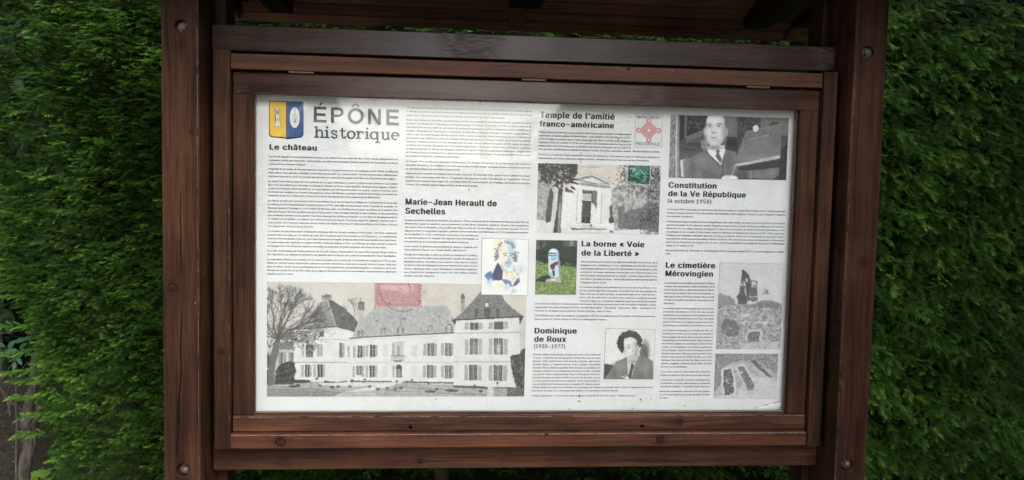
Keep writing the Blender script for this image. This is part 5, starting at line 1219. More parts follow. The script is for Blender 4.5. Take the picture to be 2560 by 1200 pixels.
# head
p.poly([(1762, 308), (1762, 296), (1770, 288), (1790, 285), (1808, 292), (1814, 306), (1813, 330), (1806, 354), (1797, 365), (1785, 369), (1775, 364), (1767, 350)], 200); p.ell(1762, 330, 3.2, 10, 178, 1, -.15); p.ell(1815, 331, 3.8, 10.5, 182, 1, .15)
p.poly([(1759, 318), (1758, 300), (1765, 290), (1772, 287), (1766, 298), (1764, 318)], 56); p.poly([(1812, 294), (1817, 304), (1815, 318), (1812, 312)], 62); 
p.line([(1767, 312), (1773, 308.5), (1779, 310)], 1.3, 112); p.line([(1790, 310), (1798, 307.5), (1804, 311)], 1.3, 112); p.ell(1773, 315, 4, 2.0, 176); p.ell(1797, 315, 4, 2.0, 176); p.ell(1774, 314.5, 1.6, 1.5, 66); p.ell(1798, 314, 1.6, 1.5, 66); p.line([(1780, 316), (1778, 328), (1781, 331), (1786, 331.5)], 1.1, 150); p.line([(1775, 343), (1792, 343)], 1.4, 120); p.ell(1784, 352, 8, 4, 196, .7, soft=.5); p.ell(1785, 370, 15, 4, 150, .7, soft=.6)
# document
p.poly([(1863, 330), (1954, 310), (1950, 396), (1840, 414), (1845, 380)], 118, tex=9, ts=7); p.poly([(1840, 410), (1948, 388), (1950, 396), (1880, 409), (1840, 415)], 190); p.line([(1863, 330), (1954, 309)], 1.5, 140); p.line([(1838, 412), (1829, 438)], 1.8, 190)
for k in range(16): p.line([(1871 + k * 3.6, 350 - k * .9), (1873 + k * 3.6, 348.5 - k * .9)], 1.4, 196, .8)
p.ell(1889, 321, 7, 9, 226, 1, .35); p.ell(1824, 446, 20, 8, 222); p.ell(1925, 336, 1.4, 3, 34); p.ell(1913, 333, 2, 1.5, 50)
p.soft((1764, 335, 4, 26, 150, .55), (1812, 335, 5, 28, 140, .6), (1776, 358, 8, 8, 168, .5), (1797, 357, 8, 8, 160, .5), (1784, 298, 15, 8, 222, .7), (1808, 340, 6, 18, 160, .6), (1766, 338, 4, 16, 178, .5), (1773, 315, 6, 4, 150, .5), (1797, 315, 6, 4, 150, .5), (1784, 333, 6, 3, 165, .5), (1784, 348, 9, 2.5, 170, .5), (1784, 357, 8, 4, 214, .5), (1786, 369, 16, 5, 130, .7), (1770, 330, 5, 6, 218, .5), (1798, 330, 5, 6, 216, .4))
p.soft((1730, 420, 16, 22, 90, .6), (1752, 400, 16, 12, 138, .6), (1820, 410, 10, 26, 92, .6), (1718, 410, 6, 16, 140, .6), (1775, 430, 16, 12, 100, .5), (1900, 436, 20, 8, 130, .6), (1860, 436, 12, 8, 86, .6), (1930, 430, 12, 8, 140, .6), (1745, 300, 14, 10, 60, .5), (1825, 310, 14, 22, 128, .5), (1910, 360, 36, 20, 128, .6), (1890, 395, 40, 8, 140, .6), (1935, 345, 12, 20, 104, .5))
for _ in range(26): x = p.r.uniform(1712, 1800); y = p.r.uniform(396, 436); p.line([(x, y), (x + p.r.uniform(-4, 4), y + p.r.uniform(6, 14))], 1.1, p.r.choice([88, 130, 140]), .3)
for _ in range(14): x = p.r.uniform(1885, 1950); y = p.r.uniform(424, 442); p.line([(x, y), (x + p.r.uniform(-4, 6), y + p.r.uniform(2, 6))], 1.2, p.r.choice([60, 140]), .4)
p.line([(1765, 313), (1771, 308.5), (1779, 310)], 1.5, 84); p.line([(1790, 310), (1799, 307), (1805, 311)], 1.5, 84); p.ell(1774, 314.8, 1.9, 1.6, 44); p.ell(1798, 314.3, 1.9, 1.6, 44); p.line([(1776, 343), (1784, 344), (1792, 343)], 1.3, 96); p.ell(1781, 331, 1.3, .9, 84); p.ell(1787, 331, 1.2, .9, 90)
p.tone(1.22, 135); p.rough(.35, .6, 6); p.grain(4, 1.4); p.a[..., 2] += 3; p.a[..., 0] += 1
p.make('picture', ((1676.5, 286), (1972, 296.5), (1965, 451), (1671.5, 443.5)), 'black and white picture of a person in a suit holding up an open document')

# --- seated person in a grey suit
p = Pic(1508, 817, 1642, 954, 206, 13)
p.ell(1613, 878, 10, 24, 90, .85, soft=.5); p.poly([(1606, 858), (1617, 868), (1620, 900), (1604, 900), (1598, 880)], 84, .8); p.poly([(1508, 909), (1532, 911), (1532, 950), (1508, 950)], 62, tex=6)
p.poly([(1511, 947), (1530, 918), (1540, 904), (1566, 892), (1570, 950), (1511, 952)], 118, tex=7, ts=4); p.poly([(1566, 892), (1606, 887), (1632, 903), (1634, 952), (1560, 952)], 118, tex=6, ts=5)
p.poly([(1566, 890), (1598, 888), (1588, 910), (1576, 948), (1568, 930)], 190); p.poly([(1577, 909), (1583, 909), (1585, 916), (1580, 930), (1576, 947), (1570, 945), (1576, 918)], 50); p.line([(1597, 888), (1606, 890), (1604, 918), (1590, 920), (1580, 946)], 1.2, 76); p.line([(1566, 893), (1568, 930)], 1, 84); p.line([(1533, 920), (1540, 948)], 1, 84)
p.poly([(1556, 850), (1562, 842), (1580, 838), (1594, 846), (1598, 866), (1594, 886), (1584, 898), (1574, 897), (1564, 888), (1558, 874)], 200); p.poly([(1584, 850), (1596, 856), (1597, 872), (1592, 890), (1582, 898), (1588, 872)], 176, .7)
for _ in range(240):
    a = p.r.uniform(2.4, 6.6); rr = p.r.uniform(.86, 1.16); x = 1574 + 25 * rr * math.cos(a); y = 856 + 24 * rr * math.sin(a); p.ell(x, y, 4.0, 2.2, p.r.choice([30, 36, 46, 62]), .9, a)
p.poly([(1545, 856), (1550, 840), (1566, 830), (1560, 850), (1560, 876), (1555, 884), (1547, 872)], 36); p.poly([(1566, 832), (1588, 830), (1602, 846), (1602, 866), (1597, 868), (1592, 850), (1578, 842), (1562, 846)], 38)
p.ell(1571, 869, 3.0, 1.2, 140); p.ell(1590, 864, 2.6, 1.2, 130); p.line([(1580, 866), (1584, 877), (1579, 879)], 1.2, 140); p.line([(1578, 888), (1591, 885)], 1.6, 120); p.poly([(1552, 940), (1556, 939), (1574, 946), (1574, 950), (1566, 950)], 222); p.line([(1562, 936), (1572, 948)], 2.4, 216)
p.soft((1570, 856, 9, 6, 216, .7), (1592, 876, 5, 14, 150, .6), (1562, 876, 4, 10, 168, .5), (1583, 880, 4, 2, 150, .5), (1580, 893, 12, 4, 150, .5), (1573, 878, 5, 4, 216, .5), (1583, 903, 12, 4, 120, .6))
p.soft((1535, 930, 8, 18, 96, .6), (1550, 915, 12, 12, 136, .6), (1612, 920, 14, 14, 134, .6), (1600, 938, 10, 12, 96, .6), (1625, 935, 6, 14, 90, .6), (1560, 935, 6, 12, 98, .5))
for _ in range(70): a = p.r.uniform(2.5, 6.4); rr = p.r.uniform(.9, 1.12); x = 1574 + 26 * rr * math.cos(a); y = 855 + 24 * rr * math.sin(a); p.line([(x, y), (x + p.r.uniform(-3, 3), y + p.r.uniform(-3, 3))], .8, p.r.choice([24, 90, 120]), .7)
for _ in range(20): x = p.r.uniform(1520, 1628); y = p.r.uniform(910, 940); p.line([(x, y), (x + p.r.uniform(-4, 4), y + p.r.uniform(5, 10))], 1.0, p.r.choice([90, 142]), .35)
p.line([(1567, 864), (1572, 862), (1577, 863.5)], 1.1, 90); p.line([(1583, 861), (1588, 858.5), (1594, 858)], 1.1, 84); p.ell(1572.5, 868.5, 1.6, 1.3, 40); p.ell(1590, 864, 1.6, 1.3, 40)
p.tone(1.18, 145); p.rough(.35, .5, 5); p.grain(4, 1.4); p.a[..., 2] -= 1
p.make('picture', ((1514.5, 821), (1638, 823.5), (1632, 948), (1508.5, 947)), 'black and white picture of a seated dark haired person in a grey suit', pitch=1.25)
flat('picture_edge', stroke([(1514.5, 821), (1638, 823.5), (1632, 948), (1508.5, 947), (1514.5, 821)], 0.9), m_grey, PY0 - 0.0006)

# --- excavator
p = Pic(1784, 650, 1962, 878, 205, 15)
p.ell(1870, 700, 90, 40, 208, .6, soft=.6); p.poly([(1790, 740), (1800, 733), (1815, 738), (1832, 745), (1842, 760), (1900, 758), (1910, 752), (1955, 756), (1955, 878), (1785, 878)], 150, tex=46, ts=5)
p.poly([(1900, 740), (1958, 738), (1958, 758), (1895, 758)], 205, tex=8); p.poly([(1795, 740), (1802, 736), (1805, 740), (1825, 738), (1832, 748), (1840, 762), (1796, 766)], 130, tex=20, ts=3)
for _ in range(520):
    x = p.r.uniform(1786, 1958); y = p.r.uniform(762, 876); g = p.r.choice([84, 110, 140, 190, 215, 200]); p.ell(x, y, p.r.uniform(2, 7), p.r.uniform(.8, 2.2), g, .6, p.r.uniform(-.5, .3))
p.poly([(1800, 812), (1815, 795), (1835, 800), (1850, 815), (1846, 838), (1820, 842), (1804, 830)], 84, .85, tex=30, ts=3); p.poly([(1862, 852), (1866, 830), (1874, 823), (1902, 824), (1908, 830), (1902, 852)], 196, tex=12, ts=2); p.poly([(1867, 853), (1871, 832), (1878, 828), (1898, 829), (1900, 836), (1896, 853)], 96, tex=14, ts=3); p.poly([(1850, 862), (1905, 853), (1950, 856), (1945, 876), (1850, 876)], 188, tex=20, ts=3)
for (x0, y0, x1, y1) in ((1885, 803, 1902, 808), (1905, 803, 1918, 812), (1850, 804, 1866, 806), (1863, 784, 1874, 790), (1822, 840, 1834, 846), (1920, 803, 1942, 808)): p.poly([(x0, y0 + 2), (x0 + 6, y0), (x1, y0 + 1), (x1 - 2, y1), (x0 + 3, y1)], 216, .9)
p.line([(1903, 755), (1918, 782)], 1.3, 190); p.poly([(1900, 752), (1925, 750), (1950, 758), (1955, 772), (1900, 768), (1860, 768)], 104, .8, tex=20, ts=3)
# machine
D = 66
p.poly([(1841, 740), (1866, 738), (1868, 758), (1862, 761), (1846, 760)], D, tex=10); p.poly([(1849, 713), (1863, 714), (1862, 728), (1865, 738), (1844, 740), (1850, 728)], 76, tex=30, ts=2); p.poly([(1854, 676), (1861, 675), (1868, 682), (1875, 694), (1877, 715), (1873, 745), (1868, 748), (1864, 716), (1860, 700), (1855, 712), (1853, 700)], 62, tex=10)
p.line([(1857, 677), (1857, 712)], 2.4, 60); p.line([(1853, 690), (1851, 715)], 1.6, 84); p.rect(1864, 696, 1868, 704, 206); p.poly([(1877, 701), (1893, 701), (1892, 737), (1896, 739), (1878, 742), (1875, 738)], 84, tex=8); p.poly([(1879, 704), (1890, 704), (1889, 719), (1879, 720)], 206); p.poly([(1881, 719), (1885, 710), (1889, 719)], 90); p.poly([(1866, 744), (1894, 742), (1894, 752), (1870, 756)], 96, tex=20, ts=2); p.rect(1870, 751, 1880, 756, 206)
p.line([(1909, 724), (1919, 724), (1919, 734), (1908, 734), (1909, 724)], 1.3, 96); p.rect(1913, 726, 1919, 732, 96); p.line([(1905, 734), (1924, 734)], 2, 110)
for k in range(3): p.line([(1798 + k * 6, 722), (1798 + k * 6, 740)], .6, 160)
p.mottle(1790, 764, 1957, 874, 500, [70, 96, 130, 206, 216], 1.8); p.tone(1.1, 150); p.rough(.9, 1.4, 9); p.grain(6, 1.4); p.a[..., 2] += 6; p.a[..., 0] += 1; p.a = 60 + (p.a - 40) * .82
p.make('picture', ((1799.5, 656.5), (1959, 659.5), (1950, 873), (1789.5, 872.5)), 'grey picture of an excavator digging on stony ground')
flat('picture_edge', stroke([(1789.8, 872), (1799.5, 656.5), (1959, 659.5), (1950, 873)], 0.7), m_grey, PY0 - 0.0006)

# --- open stone coffins
p = Pic(1780, 880, 1950, 1000, 168, 17)
p.blot(34, 8, 4); p.poly([(1784, 884), (1946, 884), (1946, 935), (1900, 912), (1850, 900), (1810, 915), (1800, 960), (1784, 980)], 116, .8, tex=50, ts=3)
p.poly([(1858, 950), (1890, 940), (1920, 945), (1944, 958), (1944, 1000), (1840, 1000)], 198, .9, tex=18, ts=5); p.poly([(1786, 990), (1850, 985), (1900, 990), (1940, 1000), (1786, 1000)], 200, .9, tex=14)
def coffin(o, i, wall, ins):
    p.poly(o, wall, tex=14, ts=3); p.poly(i, ins, tex=26, ts=2.2)
coffin([(1801, 930), (1806, 921), (1818, 918), (1830, 921), (1836, 935), (1841, 985), (1810, 992), (1803, 965)], [(1807, 932), (1811, 923), (1828, 922), (1832, 940), (1834, 982), (1812, 988), (1808, 965)], 204, 82)
coffin([(1838, 918), (1842, 912), (1860, 911), (1872, 928), (1892, 966), (1886, 978), (1868, 977), (1856, 955)], [(1842, 917), (1858, 914), (1868, 930), (1887, 964), (1882, 974), (1871, 974), (1858, 950)], 200, 96)
coffin([(1868, 900), (1890, 898), (1938, 946), (1930, 948), (1900, 935), (1888, 915)], [(1873, 900), (1889, 900), (1934, 945), (1918, 940), (1898, 924)], 186, 88)
for _ in range(60): p.ell(p.r.gauss(1819, 5), p.r.gauss(955, 12), 1.6, 1.0, p.r.choice([190, 210, 60]), .8)
for _ in range(40): p.ell(p.r.gauss(1874, 6), p.r.gauss(962, 10), 1.6, 1.0, p.r.choice([190, 70]), .7)
p.ell(1853, 931, 4, 3, 200, .8)
for _ in range(160): p.line([(p.r.uniform(1850, 1944), p.r.uniform(945, 995))] * 1 + [(p.r.uniform(1850, 1944), 0)][:0] + [(1784, 1000)][:0] + [], 1, 150) if False else None
for _ in range(80): x = p.r.uniform(1850, 1940); y = p.r.uniform(948, 992); p.line([(x, y), (x + p.r.uniform(3, 9), y - p.r.uniform(0, 3))], .8, p.r.choice([130, 160, 220]), .6)
p.mottle(1786, 886, 1945, 930, 260, [80, 110, 200, 210], 1.6, lambda x, y: (x < 1800 or x > 1895 or y < 900)); p.tone(1.15, 150); p.rough(.9, 1.6, 10); p.grain(6, 1.4); p.a[..., 2] += 7; p.a[..., 0] += 2; p.a = 62 + (p.a - 44) * .84
p.make('picture', ((1789, 883.5), (1946.5, 884), (1938.5, 996.5), (1783.5, 995)), 'grey picture of three open stone coffins in the ground')

bpy.data.objects.remove(_to); bpy.data.curves.remove(_tc)
# --- dirt: specks, drips and the stained corner
m_dirt = simple('dark_dirt_specks', (0.10, 0.085, 0.07), 0.9, 0, 0.4, 300); m_dirt2 = simple('pale_scuffs', (0.45, 0.43, 0.40), 0.9, 0, 0.2, 200)
SP = []
rs = random.Random(21)
def blob(x, y, r, e=1.0, ang=0.0):
    n = rs.choice((5, 6, 7)); o = []
    for k in range(n):
        a = 2 * math.pi * k / n; rr = r * rs.uniform(.6, 1.2); u, v = rr * math.cos(a) * e, rr * math.sin(a)
        o.append((x + u * math.cos(ang) - v * math.sin(ang), y + u * math.sin(ang) + v * math.cos(ang)))
    return o
for x, y, r, e in ((1173, 474, 2.6, .6), (1448, 990, 3.4, .7), (1448, 1002, 2.4, 1), (1601, 998, 3, .8), (1628, 997, 1.6, 1), (1424, 1022, 3.4, .35), (1712, 1014, 2, 1), (1546, 348, 2.8, .5), (1474, 352, 2.4, .5), (1452, 383, 2.4, .5), (1495, 398, 3, .5), (1452, 405, 1.6, 1.2), (1919, 292, 3.5, .2), (1905, 282, 2.2, .4), (1881, 281, 2, .4), (1981, 428, 3.2, .5), (1879, 610, 2, .6), (1980, 601, 1.8, .7), (1575, 293, 2, .6), (1594, 290, 2, .6), (1570, 303, 2.4, .4), (1947, 943, 2.6, .4),
                   (897, 353, 2, .5), (998, 359, 1.8, .6), (1000, 250, 1.6, 1), (1200, 255, 2.4, 1.4), (1089, 998, 1.6, 1), (1125, 1017, 3.2, .25), (1106, 1014, 1.6, .6), (1330, 465, 1.4, 1), (1580, 1020, 1.8, 1), (1604, 1003, 1.6, 1), (1570, 870, 1.6, .5), (697, 649, 2, .6), (740, 618, 1.6, .6)):
    SP.append(blob(x, y, r, e, rs.uniform(-.3, .3)))
for _ in range(150):
    x = rs.uniform(640, 1960); y = rs.choice([rs.uniform(245, 300), rs.uniform(990, 1026), rs.uniform(300, 990)]); SP.append(blob(x, y, rs.uniform(.35, .9), 1.0))
o = flat('dirt_specks', SP, m_dirt, -0.0019); o['kind'] = 'stuff'
m_stain = ink('pale_brown_stain', (0.53, 0.525, 0.495), 0.6)
flat('tape_stain', [[(1190, 262.5), (1226, 263.5), (1226, 291), (1190, 290)], [(1198, 291.5), (1220, 292), (1219, 398), (1200, 397)]], m_stain, -0.0003)
for q_, w_ in (([(1216, 996), (1217, 1008), (1216.5, 1022)], 2.2), ([(1076, 994), (1076.5, 1010)], 1.6), ([(1226, 1002), (1226, 1020)], 1.2)): flat('drip_stain', stroke(q_, w_), m_stain, -0.0003)
Wc = []
for _ in range(40):
    tt = rs.random(); x = 1885 + tt * 80; y = 1024 - tt * 20 - rs.uniform(-3, 5); Wc.append(blob(x, y, rs.uniform(.8, 2.4), 1.8, -.3))
for _ in range(36): Wc.append(blob(rs.uniform(1890, 1962), rs.uniform(1023, 1028.5), rs.uniform(.8, 2.2), 2.0, 0))
o = flat('mould_stain', Wc, simple('grey_mould', (0.30, 0.29, 0.26), 0.9), -0.0004); o['kind'] = 'stuff'
# loose fold in the poster's lower right corner
XX, ZZ = U([1868, 1905, 1962, 1964, 1964, 1900], [1028, 1016, 1003, 1007, 1012, 1029])
fold = mesh_obj('paper_fold', [(float(XX[0]), -.0006, float(ZZ[0]) + ZB), (float(XX[1]), -.0006, float(ZZ[1]) + ZB), (float(XX[2]), -.0006, float(ZZ[2]) + ZB), (float(XX[3]), -.0045, float(ZZ[3]) + ZB), (float(XX[4]), -.0008, float(ZZ[4]) + ZB - .008), (float(XX[5]), -.0006, float(ZZ[5]) + ZB)],
                [(0, 5, 4, 3), (0, 3, 2, 1)], m_paper, poster, smooth=True)
# ------------------------------------------------------------------ yew hedge
m_yew = colmat('yew_needles', 0.5, 0.25, spec=0.12)
m_twig = simple('brown_twigs', (0.055, 0.038, 0.022), 0.85, spec=0.05)
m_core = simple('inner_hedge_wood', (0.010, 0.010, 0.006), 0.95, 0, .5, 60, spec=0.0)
def sprig(seed, n=15, L=0.075, nl=0.017):
    """a flat yew shoot along +x, needles in two rows in the xy plane, z = upper side; returns verts, quads, t (0 base .. 1 tip), n/y"""
    r = random.Random(seed); V = []; F = []; T = []
    bend = r.uniform(-.25, .25); droop = r.uniform(0, .35)
    def pos(t): return (L * t, bend * L * t * t, -droop * L * t * t)
    w = 0.0011
    for i in range(4):
        a = pos(i / 3 * .97); V += [(a[0], a[1] - w, a[2]), (a[0], a[1] + w, a[2])]; T += [-1, -1]
    for i in range(3): F += [(2 * i, 2 * i + 2, 2 * i + 3), (2 * i, 2 * i + 3, 2 * i + 1)]
    for i in range(n):
        for s in (-1, 1):
            t = (i + .5 + .22 * s + r.uniform(-.12, .12)) / n
            if t > 1: t = 1
            b = pos(t); prof = (0.55 + 0.45 * math.sin(math.pi * min(1, t * .85 + .15))) ; ln = nl * prof * r.uniform(.8, 1.15)
            ang = math.radians(r.uniform(52, 72) * (1 - .45 * t * t)) * s; up = r.uniform(-.12, .22)
            dx, dy, dz = math.cos(ang), math.sin(ang), up
            nw = 0.00235 * r.uniform(.85, 1.2)
            k = len(V); curl = -.12 * ln
            V += [(b[0] - nw * .8, b[1], b[2]), (b[0] + nw * .8, b[1], b[2]), (b[0] + dx * ln, b[1] + dy * ln, b[2] + dz * ln + curl)]
            T += [t, t, t]; F.append((k, k + 1, k + 2))
    return np.array(V), np.array(F), np.array(T, float)
PROTO = [sprig(s, n=rnd.choice((7, 8, 9)), L=rnd.uniform(.042, .062), nl=rnd.uniform(.019, .025)) for s in range(10)]
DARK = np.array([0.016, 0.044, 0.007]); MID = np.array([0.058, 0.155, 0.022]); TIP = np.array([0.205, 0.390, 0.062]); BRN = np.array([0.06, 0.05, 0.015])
def foliage(name, parent, plist):
    """plist rows: proto, x, y, z, dir(3), up(3), scale, shade(0..1)"""
    AV = []; AF = []; AC = []; base = 0
    P = np.array([q[1:] for q in plist]); pid = np.array([q[0] for q in plist])
    for k in range(len(PROTO)):
        q = P[pid == k]
        if len(q) == 0: continue
        V, F, T = PROTO[k]
        d = q[:, 3:6]; d = d / np.linalg.norm(d, axis=1, keepdims=True); u = q[:, 6:9]; sd = np.cross(u, d); sd /= np.linalg.norm(sd, axis=1, keepdims=True); u = np.cross(d, sd)
        s = q[:, 9][:, None, None]
        W = q[:, None, 0:3] + s * (V[None, :, 0:1] * d[:, None] + V[None, :, 1:2] * sd[:, None] + V[None, :, 2:3] * u[:, None])
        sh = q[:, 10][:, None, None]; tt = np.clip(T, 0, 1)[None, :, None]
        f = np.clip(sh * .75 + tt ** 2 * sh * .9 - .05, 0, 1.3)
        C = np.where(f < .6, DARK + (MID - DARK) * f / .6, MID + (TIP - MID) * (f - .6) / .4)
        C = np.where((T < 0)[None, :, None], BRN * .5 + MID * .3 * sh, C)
        nq, nv = len(q), len(V)
        AV.append(W.reshape(-1, 3)); AC.append(np.clip(C, 0.004, .5).reshape(-1, 3))
        AF.append((F[None] + (np.arange(nq) * nv)[:, None, None] + base).reshape(-1, 3)); base += nq * nv
    V = np.concatenate(AV); F = np.concatenate(AF); C = np.concatenate(AC)
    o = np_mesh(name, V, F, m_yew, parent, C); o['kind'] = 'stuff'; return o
def fbm(x, z, s, seed):
    r = np.random.default_rng(seed); o = 0
    for k in range(3):
        a = r.uniform(0, 6.28, 4); f = s * 2 ** k
        o += (np.sin(x * f + a[0] + 1.3 * np.sin(z * f * .7 + a[1])) * np.cos(z * f * 1.1 + a[2] + np.sin(x * f * .8 + a[3]))) / 2 ** k
    return o / 1.75
HY = 0.60                                                # front face of the hedge
def left_edge(z): return -1.56 + 0.075 * min(1, max(0.0, (1.15 - z) / .42)) - 0.13 * (z - 0.75) - 0.12 * max(0.0, z - 1.6) + 0.03 * math.sin(z * 7) + 0.02 * math.sin(z * 17 + 1)
def branch_cluster(out, x, y, z, d, up, n, sc, shade):
    d = np.array(d) / np.linalg.norm(d); up = np.array(up); sd = np.cross(up, d); sd /= np.linalg.norm(sd); up = np.cross(d, sd)
    L = 0.075 * sc * (n / 5)
    for i in range(n):
        t = i / max(1, n - 1); b = np.array([x, y, z]) + d * L * t
        s = -1 if i % 2 else 1
        a = 0.0 if i == n - 1 else math.radians(rnd.uniform(32, 58)) * s
        dd = d * math.cos(a) + sd * math.sin(a) + up * rnd.uniform(-.1, .1)
        out.append((rnd.randrange(10), *b, *dd, *(up + np.array([rnd.uniform(-.2, .2), rnd.uniform(-.2, .2), 0])), sc * rnd.uniform(.6, 1.0) * (1.1 if i == n - 1 else .9), min(1, max(0, shade + rnd.uniform(-.15, .15)))))
hd = empty('yew_hedge', (0, HY + 0.5, 0), 'tall clipped green yew hedge filling the background behind the notice board', 'hedge')
out = []
def visible(x, z): return not (-0.62 < x < 0.72 and 0.98 < z < 2.02)
NCL = 66000
for _ in range(NCL):
    z = rnd.uniform(0.15, 2.75); x = rnd.uniform(-1.88, -0.5) if rnd.random() < .62 else rnd.uniform(-0.5, 2.15)
    if x < left_edge(z): continue
    if not visible(x, z) and rnd.random() > 0.04: continue
    if (z < 0.66 or z > 2.42 or x > 1.92) and rnd.random() > 0.12: continue
    dep = rnd.random() ** 1.7
    rgt = min(1, max(0, (x - .3) / .9))
    rel = 0.055 * fbm(np.float64(x), np.float64(z), 5.0, 3) + 0.03 * fbm(np.float64(x), np.float64(z), 17.0, 5)
    y = HY + rel + dep * 0.16
    ed = max(0.0, 1 - (x - left_edge(z)) / 0.12)          # rounds away at the end of the hedge
    y += 0.16 * ed * ed
    lat = rnd.gauss(-0.28 * (1 - rgt) + 0.05 * rgt, 0.55)
    d = (lat - 1.1 * ed, -rnd.uniform(.35, .95), rnd.gauss(0.07 * (1 - rgt) - 0.34 * rgt, .13))
    up = (rnd.gauss(0, .22), rnd.gauss(-.60 - .15 * rgt, .22), 1)
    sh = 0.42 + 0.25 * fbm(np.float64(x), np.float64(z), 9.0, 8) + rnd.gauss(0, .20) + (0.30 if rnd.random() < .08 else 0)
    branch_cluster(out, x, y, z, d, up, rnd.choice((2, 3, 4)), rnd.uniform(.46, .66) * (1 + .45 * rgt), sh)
# long young shoots that reach out past the end of the hedge and past the board
for (x, z, ln, a) in ((-1.55, 1.305, 4, .06), (-1.54, 1.285, 5, .02), (-1.54, 1.26, 4, -.05), (-1.52, 1.085, 6, -.12), (-1.51, 1.02, 4, -.02), (-1.50, 0.93, 4, .05), (-1.48, 0.82, 4, -.02), (-1.56, 1.42, 4, .1), (-1.58, 1.52, 4, .1), (-1.59, 1.60, 4, .12), (-1.55, 1.35, 4, 0), (-1.53, 1.16, 4, .05), (-1.50, 0.98, 4, .1), (-1.49, 0.88, 3, -.1)):
    b = np.array([x, HY - .01 + .05 * rnd.random(), z]); d = np.array([-1, -.25, a]); 
    for i in range(ln):
        q = b + d * .022 * i
        out.append((rnd.randrange(10), *q, d[0], d[1], a + rnd.uniform(-.15, .15), 0, -.35, 1, .82, rnd.uniform(.7, 1.0)))
        for s in (-1, 1): out.append((rnd.randrange(10), *q, d[0] * .7, -.3, a + s * rnd.uniform(.15, .5), 0, -.4, 1, .55, rnd.uniform(.5, .85)))
for (x, z, a) in ((0.98, 1.345, -.35), (0.96, 1.30, -.25), (0.97, 1.02, -.2), (0.99, 0.93, -.5), (1.0, 1.42, .05), (1.05, 1.5, .05), (0.98, 0.85, -.7), (1.12, 1.20, -.8), (0.95, 1.12, -.6)):
    branch_cluster(out, x - .03, HY - .10, z, (.75, -.45, a), (0, -.5, 1), 5, 1.05, .78)
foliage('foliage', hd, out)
# woody inside: stems and a dark mass of old twigs
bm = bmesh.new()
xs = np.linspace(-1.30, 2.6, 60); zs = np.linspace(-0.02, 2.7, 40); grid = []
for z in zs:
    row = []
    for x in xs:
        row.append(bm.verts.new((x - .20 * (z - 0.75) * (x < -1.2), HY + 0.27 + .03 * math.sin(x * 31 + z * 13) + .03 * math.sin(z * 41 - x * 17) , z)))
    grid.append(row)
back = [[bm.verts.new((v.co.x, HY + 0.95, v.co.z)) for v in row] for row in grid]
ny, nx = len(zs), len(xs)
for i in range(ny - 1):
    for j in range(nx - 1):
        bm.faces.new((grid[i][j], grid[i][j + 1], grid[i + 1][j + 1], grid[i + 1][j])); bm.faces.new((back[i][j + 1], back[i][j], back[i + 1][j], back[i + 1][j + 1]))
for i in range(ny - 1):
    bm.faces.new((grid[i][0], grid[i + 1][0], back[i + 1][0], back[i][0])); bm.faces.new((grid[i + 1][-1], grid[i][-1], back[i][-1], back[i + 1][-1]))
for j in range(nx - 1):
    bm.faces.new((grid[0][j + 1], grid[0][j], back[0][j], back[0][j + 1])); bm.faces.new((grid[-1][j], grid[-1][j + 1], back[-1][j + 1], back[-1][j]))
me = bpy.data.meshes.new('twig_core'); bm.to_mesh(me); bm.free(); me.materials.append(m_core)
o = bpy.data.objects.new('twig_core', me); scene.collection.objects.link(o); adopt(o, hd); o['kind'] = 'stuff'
def tube_pts(pts, rads, n=8, rough=0.0, seed=0):
    r = random.Random(seed); V = []; F = []
    P = [Vector(p) for p in pts]
    for i, p in enumerate(P):
        d = (P[min(i + 1, len(P) - 1)] - P[max(i - 1, 0)]).normalized(); a = d.orthogonal().normalized() if i == 0 else (a - d * a.dot(d)).normalized(); b = d.cross(a)
        for k in range(n):
            th = 2 * math.pi * k / n; rr = rads[i] * (1 + rough * math.sin(th * 3 + i * .4) * .6 + r.uniform(-rough, rough) * .5); V.append(p + a * math.cos(th) * rr + b * math.sin(th) * rr)
    for i in range(len(P) - 1):
        for k in range(n): F.append((i * n + k, i * n + (k + 1) % n, (i + 1) * n + (k + 1) % n, (i + 1) * n + k))
    F.append(tuple(range(n))[::-1]); F.append(tuple(range((len(P) - 1) * n, len(P) * n)))
    return V, F
def curve_pts(p0, p1, n, wob, seed):
    r = random.Random(seed); p0 = Vector(p0); p1 = Vector(p1); ph = [r.uniform(0, 6.28) for _ in range(6)]
    return [p0.lerp(p1, i / (n - 1)) + Vector((wob * math.sin(ph[0] + i * .55), wob * math.sin(ph[1] + i * .43), wob * .5 * math.sin(ph[2] + i * .7))) * min(1, i * .4) for i in range(n)]
for k, x in enumerate((-1.3, -1.05, -.7, -.2, .3, .8, 1.2, 1.6, 2.0)):
    pts = curve_pts((x, HY + .3, 0), (x + rnd.uniform(-.1, .1), HY + .35, 2.4), 14, .04, k); V, F = tube_pts(pts, [.035 - .0018 * i for i in range(14)], 7, .1, k); mesh_obj('stem', V, F, m_twig, hd, True)

